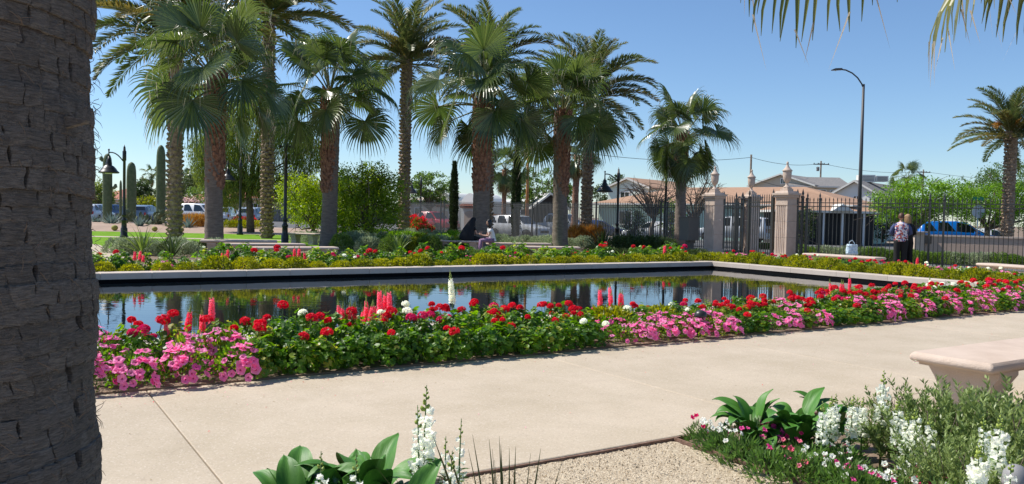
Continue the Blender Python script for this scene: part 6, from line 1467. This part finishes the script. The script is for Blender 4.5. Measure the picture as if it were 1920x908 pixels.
def house(px, y, wpx, depth, eave, ridge, label, wallm, roofm, kind_='hip', rz=0.0, over=.45, wins=(), z0=-.25, trim='cream_trim', name='house', doors=()):
    """front wall faces the camera; wpx = width in columns at distance y"""
    c = spot(px, y, z0); W = wpx / FPX * y; o = empty(name, c, rz, label, 'house', 'houses beyond the garden'); H = eave - z0; T = ridge - z0
    b = MB(); 
    if kind_ == 'gable_front':
        b.add([(-W / 2, 0, 0), (W / 2, 0, 0), (W / 2, depth, 0), (-W / 2, depth, 0), (-W / 2, 0, H), (W / 2, 0, H), (W / 2, depth, H), (-W / 2, depth, H), (0, 0, T - .05), (0, depth, T - .05)], [(0, 1, 5, 8, 4), (3, 7, 9, 6, 2), (1, 2, 6, 5), (0, 4, 7, 3)])
    else: b.box((0, depth / 2, H / 2), (W, depth, H))
    b.build('wall', M[wallm], o); b = MB(); th = .12; sl = (T - H) / (W / 2 if kind_ == 'gable_front' else depth / 2); X = W / 2 + over; Y = over; zl = H - over * sl
    if kind_ == 'hip':
        rx = max(.2, W / 2 - depth / 2); V = [(-X, -Y, zl), (X, -Y, zl), (X, depth + Y, zl), (-X, depth + Y, zl), (-rx, depth / 2, T), (rx, depth / 2, T)]
        b.add(V, [(0, 1, 5, 4), (1, 2, 5), (2, 3, 4, 5), (3, 0, 4)]); b.build('roof', M[roofm], o)
        b = MB()
        for cx, cy, dx, dy in ((0, -Y, 2 * X, .04), (0, depth + Y, 2 * X, .04), (-X, depth / 2, .04, depth + 2 * Y), (X, depth / 2, .04, depth + 2 * Y)): b.box((cx, cy, zl - .08), (dx, dy, .16))
        b.build('fascia', M[trim], o)
        b = MB(); b.box((0, depth / 2, zl - .02), (2 * X - .1, depth + 2 * Y - .1, .03)); b.build('soffit', M[trim], o)
    elif kind_ == 'gable_side':
        V = [(-X, -Y, zl), (X, -Y, zl), (X, depth / 2, T), (-X, depth / 2, T), (X, depth + Y, zl), (-X, depth + Y, zl)]; n = 6; V2 = [(p[0], p[1], p[2] - th) for p in V]
        b.add(V + V2, [(0, 1, 2, 3), (3, 2, 4, 5), (6, 9, 8, 7), (9, 11, 10, 8), (0, 6, 7, 1), (5, 4, 10, 11), (0, 3, 9, 6), (3, 5, 11, 9), (1, 7, 8, 2), (2, 8, 10, 4)]); b.build('roof', M[roofm], o)
        b = MB(); b.prism([(0, H), (depth, H), (depth / 2, T - .12)], 0, 0.01) if 0 else None
        for sx in (-1, 1): b.add([(sx * W / 2, 0, H), (sx * W / 2, depth, H), (sx * W / 2, depth / 2, T - th - .01)], [(0, 1, 2)])
        b.build('gable', M[wallm], o); b = MB(); b.box((0, -Y - .02, zl - .07), (2 * X, .04, .17)); b.build('fascia', M[trim], o)
    else:
        V = [(-X, -Y, zl), (0, -Y, T), (X, -Y, zl), (-X, depth + Y, zl), (0, depth + Y, T), (X, depth + Y, zl)]; V2 = [(p[0], p[1], p[2] + th) for p in V]
        b.add(V + V2, [(6, 9, 10, 7), (7, 10, 11, 8), (0, 1, 4, 3), (1, 2, 5, 4), (3, 4, 10, 9), (4, 5, 11, 10), (0, 3, 9, 6), (2, 8, 11, 5)]); b.build('roof', M[roofm], o)
        b = MB(); b.add([(p[0], p[1] - .03, p[2] - .05) for p in V[:3]] + [(p[0], p[1] - .03, p[2] + .13) for p in V[:3]] + [(p[0], p[1], p[2] - .05) for p in V[:3]] + [(p[0], p[1], p[2] + .13) for p in V[:3]], [(0, 1, 4, 3), (1, 2, 5, 4), (0, 6, 7, 1), (1, 7, 8, 2), (3, 4, 10, 9), (4, 5, 11, 10)]); b.build('bargeboard', M[trim], o)
    for (wx, wz, ww, wh) in wins:
        f = empty('window', (wx, 0, wz - z0)); f.parent = o
        b = MB()
        for q in ((0, wh / 2 + .03, ww + .14, .07), (0, -wh / 2 - .03, ww + .14, .07), (-ww / 2 - .035, 0, .07, wh), (ww / 2 + .035, 0, .07, wh), (0, 0, .05, wh)): b.box((q[0], -.03, q[1]), (q[2], .08, q[3]))
        b.build('frame', M['white_paint'], f); b = MB(); b.box((0, -.005, 0), (ww, .03, wh)); b.build('pane', M['glass_dark'], f)
    for (wx, ww, wh) in doors: b = MB(); b.box((wx, -.03, wh / 2), (ww, .08, wh)); b.build('door', M['tan_wall'], o)
    return o
house(1330, 65.5, 500, 10, 2.8, 4.2, 'long pale green house with a brown hip roof behind the gate', 'green_wall', 'brown_roof', 'hip', R(-40), .5, ((-3.2, 1.35, 1.1, 1.1), (-8.0, 1.4, 1.2, 1.1), (2.6, 1.4, 1.2, 1.1)))
house(1175, 78, 88, 9, 4.3, 5.15, 'pale mint two storey house with a front gable, behind the bell lamp', 'mint_wall', 'brown_roof', 'gable_front', R(-40), .3, ((-.3, 3.45, .95, .8), (.9, 1.3, .9, 1)))
house(1235, 80, 90, 9, 4.1, 4.9, 'brown roofed wing behind the mint two storey house', 'mint_wall', 'brown_roof', 'hip', 0, .3)
house(1462, 98, 118, 12, 5.7, 7.0, 'beige two storey house with a front gable, left of the street lamp', 'beige_wall', 'gray_roof', 'gable_front', R(-40), .4, ((.2, 6.2, .5, .6), (-1.2, 5.1, 1.8, .7)))
house(1534, 96, 104, 9, 5.7, 6.9, 'beige upper storey wing with gray shingles and two windows', 'beige_wall', 'gray_roof', 'gable_side', R(-4), .4, ((.1, 4.7, 1.2, .9), (1.7, 4.85, .9, .55)))
house(1600, 76, 88, 12, 3.95, 5.25, 'white clapboard house with a front gable, behind the street lamp', 'white_wall', 'gray_roof', 'gable_front', R(-40), .35, ((.15, 3.45, .45, .8),))
house(1640, 79, 60, 8, 4.2, 5.1, 'gray roofed wing of the white house with coolers on top', 'white_wall', 'gray_roof', 'gable_side', 0, .3)
ho = house(1548, 58, 172, 9, 2.35, 3.7, 'brown roofed house with a dark porch and white posts, behind the fence', 'shade_wall', 'brown_roof', 'hip', R(-3), .5)
b = MB(); W = 172 / FPX * 58
for x in (-2.9, -1.9, -.3, 1.0, 2.5): b = MB(); b.box((x, -.35, 1.15), (.13, .13, 2.3)); b.build('porch_post', M['white_paint'], ho)
b = MB(); b.add([(.1, -.9, 2.45), (1.6, -.9, 2.45), (.85, -.9, 2.95), (.1, 1.5, 2.45), (1.6, 1.5, 2.45), (.85, 1.5, 2.95)], [(0, 2, 5, 3), (1, 4, 5, 2), (0, 1, 2)]); b.build('porch_gable', M['cream_trim'], ho)
b = MB(); b.box((0, -.32, 2.34), (6.4, .1, .18)); b.build('porch_beam', M['gray_roof'], ho)
hh = house(812, 92, 118, 9, 3.0, 3.75, 'tan stucco house with a low roof, behind the red truck', 'tan_wall', 'tan_wall', 'hip', R(-30), .4, ((-2.0, 1.5, 1.1, 1.0),), doors=((.6, 1, 2.0),))
def parapet(px, y, wpx, top, label, door=None):
    c = spot(px, y, -.25); W = wpx / FPX * y; o = empty('house', c, R(-38), label, 'house', 'houses beyond the garden'); H = top + .25; P_ = []
    n = 10; P_ = [(-W / 2, 0), (W / 2, 0), (W / 2, H * .8)] + [(W / 2 - W * .12 - W * .76 * k / n, H * .88 + H * .12 * math.sin(math.pi * k / n)) for k in range(n + 1)] + [(-W / 2, H * .8)]
    b = MB(); b.prism(P_, 0, 4); b.build('wall', M['white_wall'], o); b = MB(); b.prism([(-W * .3, .02), (W * .3, .02), (W * .3, H * .45)] + [(W * .3 * math.cos(R(a)), H * .45 + W * .14 * math.sin(R(a))) for a in range(20, 180, 20)] + [(-W * .3, H * .45)], -.04, .1); b.build('archway', M['tan_wall'], o)
    b = MB()
    for i in range(7): b.box((-W * .42 + W * .14 * i, -.15, H * .66), (W * .12, .3, .3), tilt=('X', .6))
    b.build('roof_tiles', M['tile_roof'], o); return o
parapet(832, 84, 36, 3.6, 'white rounded parapet of the tan house, left of the slender cypress'); parapet(880, 80, 42, 3.5, 'white rounded parapet wall hiding behind the broad palm trunk')
house(945, 88, 90, 8, 2.9, 3.3, 'low white roofed house behind the white parked car', 'white_wall', 'cream_trim', 'hip', R(-35), .5, ((-1.0, 1.5, 1.2, .9),))
house(1030, 70, 62, 6, 2.2, 3.3, 'white carport with a slanting roof behind the silver pickup', 'shade_wall', 'cream_trim', 'gable_front', R(10), .3)
o = empty('wooden_fence', spot(928, 70, -.25), 0, 'orange wooden fence between the broad palm and the white car', 'fence')
M['orange_wood'] = plain('orange_wood', (.55, .22, .07), .8, (.45, .17, .05), 8)
bd = MB(); bd.box((0, 0, .85), (.125, .03, 1.7)); bm_ = bd.mesh('board', M['orange_wood'])
for i in range(16): inst('board', bm_, o, (-1 + i * .135, 0, rnd.uniform(0, .03)))
b = MB(); b.box((.05, .04, .5), (2.2, .05, .09)); b.box((.05, .04, 1.3), (2.2, .05, .09)); b.build('rail', M['orange_wood'], o)
# left: tiled roofs past the car park and the dark boundary wall
house(205, 150, 80, 14, 3.0, 5.0, 'pink walled building with a red tiled roof at far left', 'tan_wall', 'tile_roof', 'hip', 0, .6, ((-2, 1.6, 1.5, 1.1), (2, 1.6, 1.5, 1.1)))
house(350, 150, 70, 14, 2.6, 4.3, 'red tiled roof house right of the tallest saguaro', 'tan_wall', 'tile_roof', 'hip', 0, .6, ((1, 1.5, 1.5, 1.1),))
house(452, 130, 84, 12, 3.4, 5.0, 'terracotta house beyond the car park, behind the weeping tree', 'tan_wall', 'tile_roof', 'hip', 0, .6, ((-3, 1.8, 1.2, 1.2), (2, 1.8, 1.2, 1.2)))
o = empty('boundary_wall', spot(440, 104, -.05), 0, 'dark gray boundary wall behind the car park', 'wall'); b = MB(); b.box((0, 0, .8), (44, .2, 1.6)); b.build('panel', M['gray_roof'], o)
for i in range(12): b = MB(); b.box((-21 + i * 3.8, -.14, .88), (.3, .1, 1.76)); b.build('pier', M['gray_roof'], o)
def unit_box(px, py, y, w_, h_, label):
    p = D(px, py, y); o = empty('rooftop_cooler', p, 0, label, 'cooler', 'coolers on the roofs'); b = MB(); b.box((0, 0, h_ / 2), (w_, w_ * .8, h_)); b.build('housing', M['cream_trim'], o); b = MB()
    for k in range(4): b.box((0, -w_ * .4 - .01, h_ * (.2 + .18 * k)), (w_ * .8, .03, .05))
    b.build('louvre', M['gray_roof'], o)
unit_box(1623, 342, 79, 1.4, .7, 'gray cooler on the white house roof, left of two'); unit_box(1650, 341, 79, 1.2, .55, 'smaller cooler on the white house roof, right of two'); unit_box(803, 371, 92, 1.2, .8, 'cooler on the tan house roof, left one'); unit_box(838, 371, 88, 1.6, .5, 'cooler on the tan house roof, above the white parapet')

# ------------------------------------------------------------------ street lamp, utility poles, wires, signs
p = spot(1608.5, 50, -.25); top = D(1614.5, 158, 50); H = top.z + .25; o = empty('street_lamp', (p.x, p.y, -.25), 0, 'tall curved arm street lamp beyond the fence', 'street lamp')
pm = plain('pole_metal', (.07, .065, .065), .5)
b = MB(); b.tube([(0, 0, 0), (0, 0, H * .5), (0, 0, H)], [.13, .11, .075], 10); b.box((0, 0, .15), (.4, .4, .3)); b.build('pole', pm, o)
b = MB(); b.tube([(0, 0, H - .25), (-.12, 0, H + .02), (-.38, 0, H + .38), (-.72, 0, H + .66), (-1.12, 0, H + .84), (-1.45, 0, H + .88)], .045, 8); b.build('arm', pm, o)
b = MB(); b.prism([(-1.35, H + .84), (-1.95, H + .80), (-2.0, H + .84), (-1.8, H + .92), (-1.4, H + .94)], -.13, .13); b.build('lamp_head', pm, o); b = MB(); b.lathe([(.03, -.03), (.1, 0)], 10, c=(-1.75, 0, H + .8)); b.build('lens', M['lamp_clear'], o)
def upole(px, y, top, label, arm=True, r=.13, mat='bark'):
    p = spot(px, y, -.25); h = D(px, top, y).z + .25; o = empty('utility_pole', p, 0, label, 'utility pole', 'utility poles behind the houses'); b = MB(); b.tube([(0, 0, 0), (0, 0, h)], [r * 1.1, r * .8], 8); b.build('pole', M[mat], o)
    if arm:
        b = MB(); b.box((0, -.1, h - .45), (2.1, .1, .12)); b.build('crossarm', M[mat], o)
        for x in (-.95, -.4, .4, .95): b = MB(); b.lathe([(.04, 0), (.06, .06), (.03, .14)], 8, c=(x, -.1, h - .39)); b.build('insulator', M['lamp_metal'], o)
        b = MB(); b.lathe([(.18, 0), (.2, .1), (.2, .5), (.1, .56)], 10, c=(-.45, -.15, h - 1.35)); b.build('transformer', M['gray_roof'], o)
    return Vector((p.x, p.y, h - .3 - .25))
A = upole(1404, 88, 290, 'plain utility pole behind the middle gate pillar', False); B_ = upole(1535, 108, 302, 'utility pole with a crossarm behind the beige two storey house'); C_ = upole(1727, 128, 318, 'utility pole with a crossarm above the lush trees'); E2 = upole(987, 66, 262, 'tan utility pole between two slender palms behind the white car', False, .12, 'orange_wood'); F2 = upole(267, 190, 330, 'thin distant pole between two saguaros', False, .12, 'bark')
def wire(a, b_, sag, label):
    pts = []; 
    for i in range(15): t = i / 14; q = a.lerp(b_, t); q.z -= sag * 4 * t * (1 - t); pts.append(q - a)
    b = MB(); b.tube(pts, .022, 4); o = b.build('power_line', M['rubber'], None, a); tag(o, label, 'wire', 'overhead wires')
wire(A, B_, .5, 'overhead wire from the plain pole to the crossarm pole'); wire(B_, C_, .6, 'overhead wire between the two crossarm poles'); wire(E2, A, .8, 'overhead wire passing behind the palms to the plain pole'); wire(A - Vector((0, 0, 2.2)), B_ - Vector((0, 0, 3.3)), .5, 'lower overhead wire sloping behind the bright pillar urn')
wire(C_, C_ + Vector((26, 2, -.8)), .6, 'overhead wire running right from the last crossarm pole')
p = spot(1831, 45, -.25); z = D(1832, 397, 45).z + .25; o = empty('stop_sign', p, R(4), 'back of an octagonal sign with a green street sign on top', 'sign')
b = MB(); b.tube([(0, .03, 0), (0, .03, z + .62)], .03, 8); b.build('post', M['chrome'], o)
M['sign_back'] = plain('sign_back', (.42, .46, .5), .5)
b = MB(); b.prism([(.39 * math.cos(R(a)), z + .39 * math.sin(R(a))) for a in range(22, 382, 45)], -.012, -.002); b.build('octagonal_plate', M['sign_back'], o)
b = MB(); b.box((0, .03, z + .72), (.62, .012, .2)); b.build('street_name_plate', plain('sign_green', (.0, .22, .12), .5), o)
finish_labels()
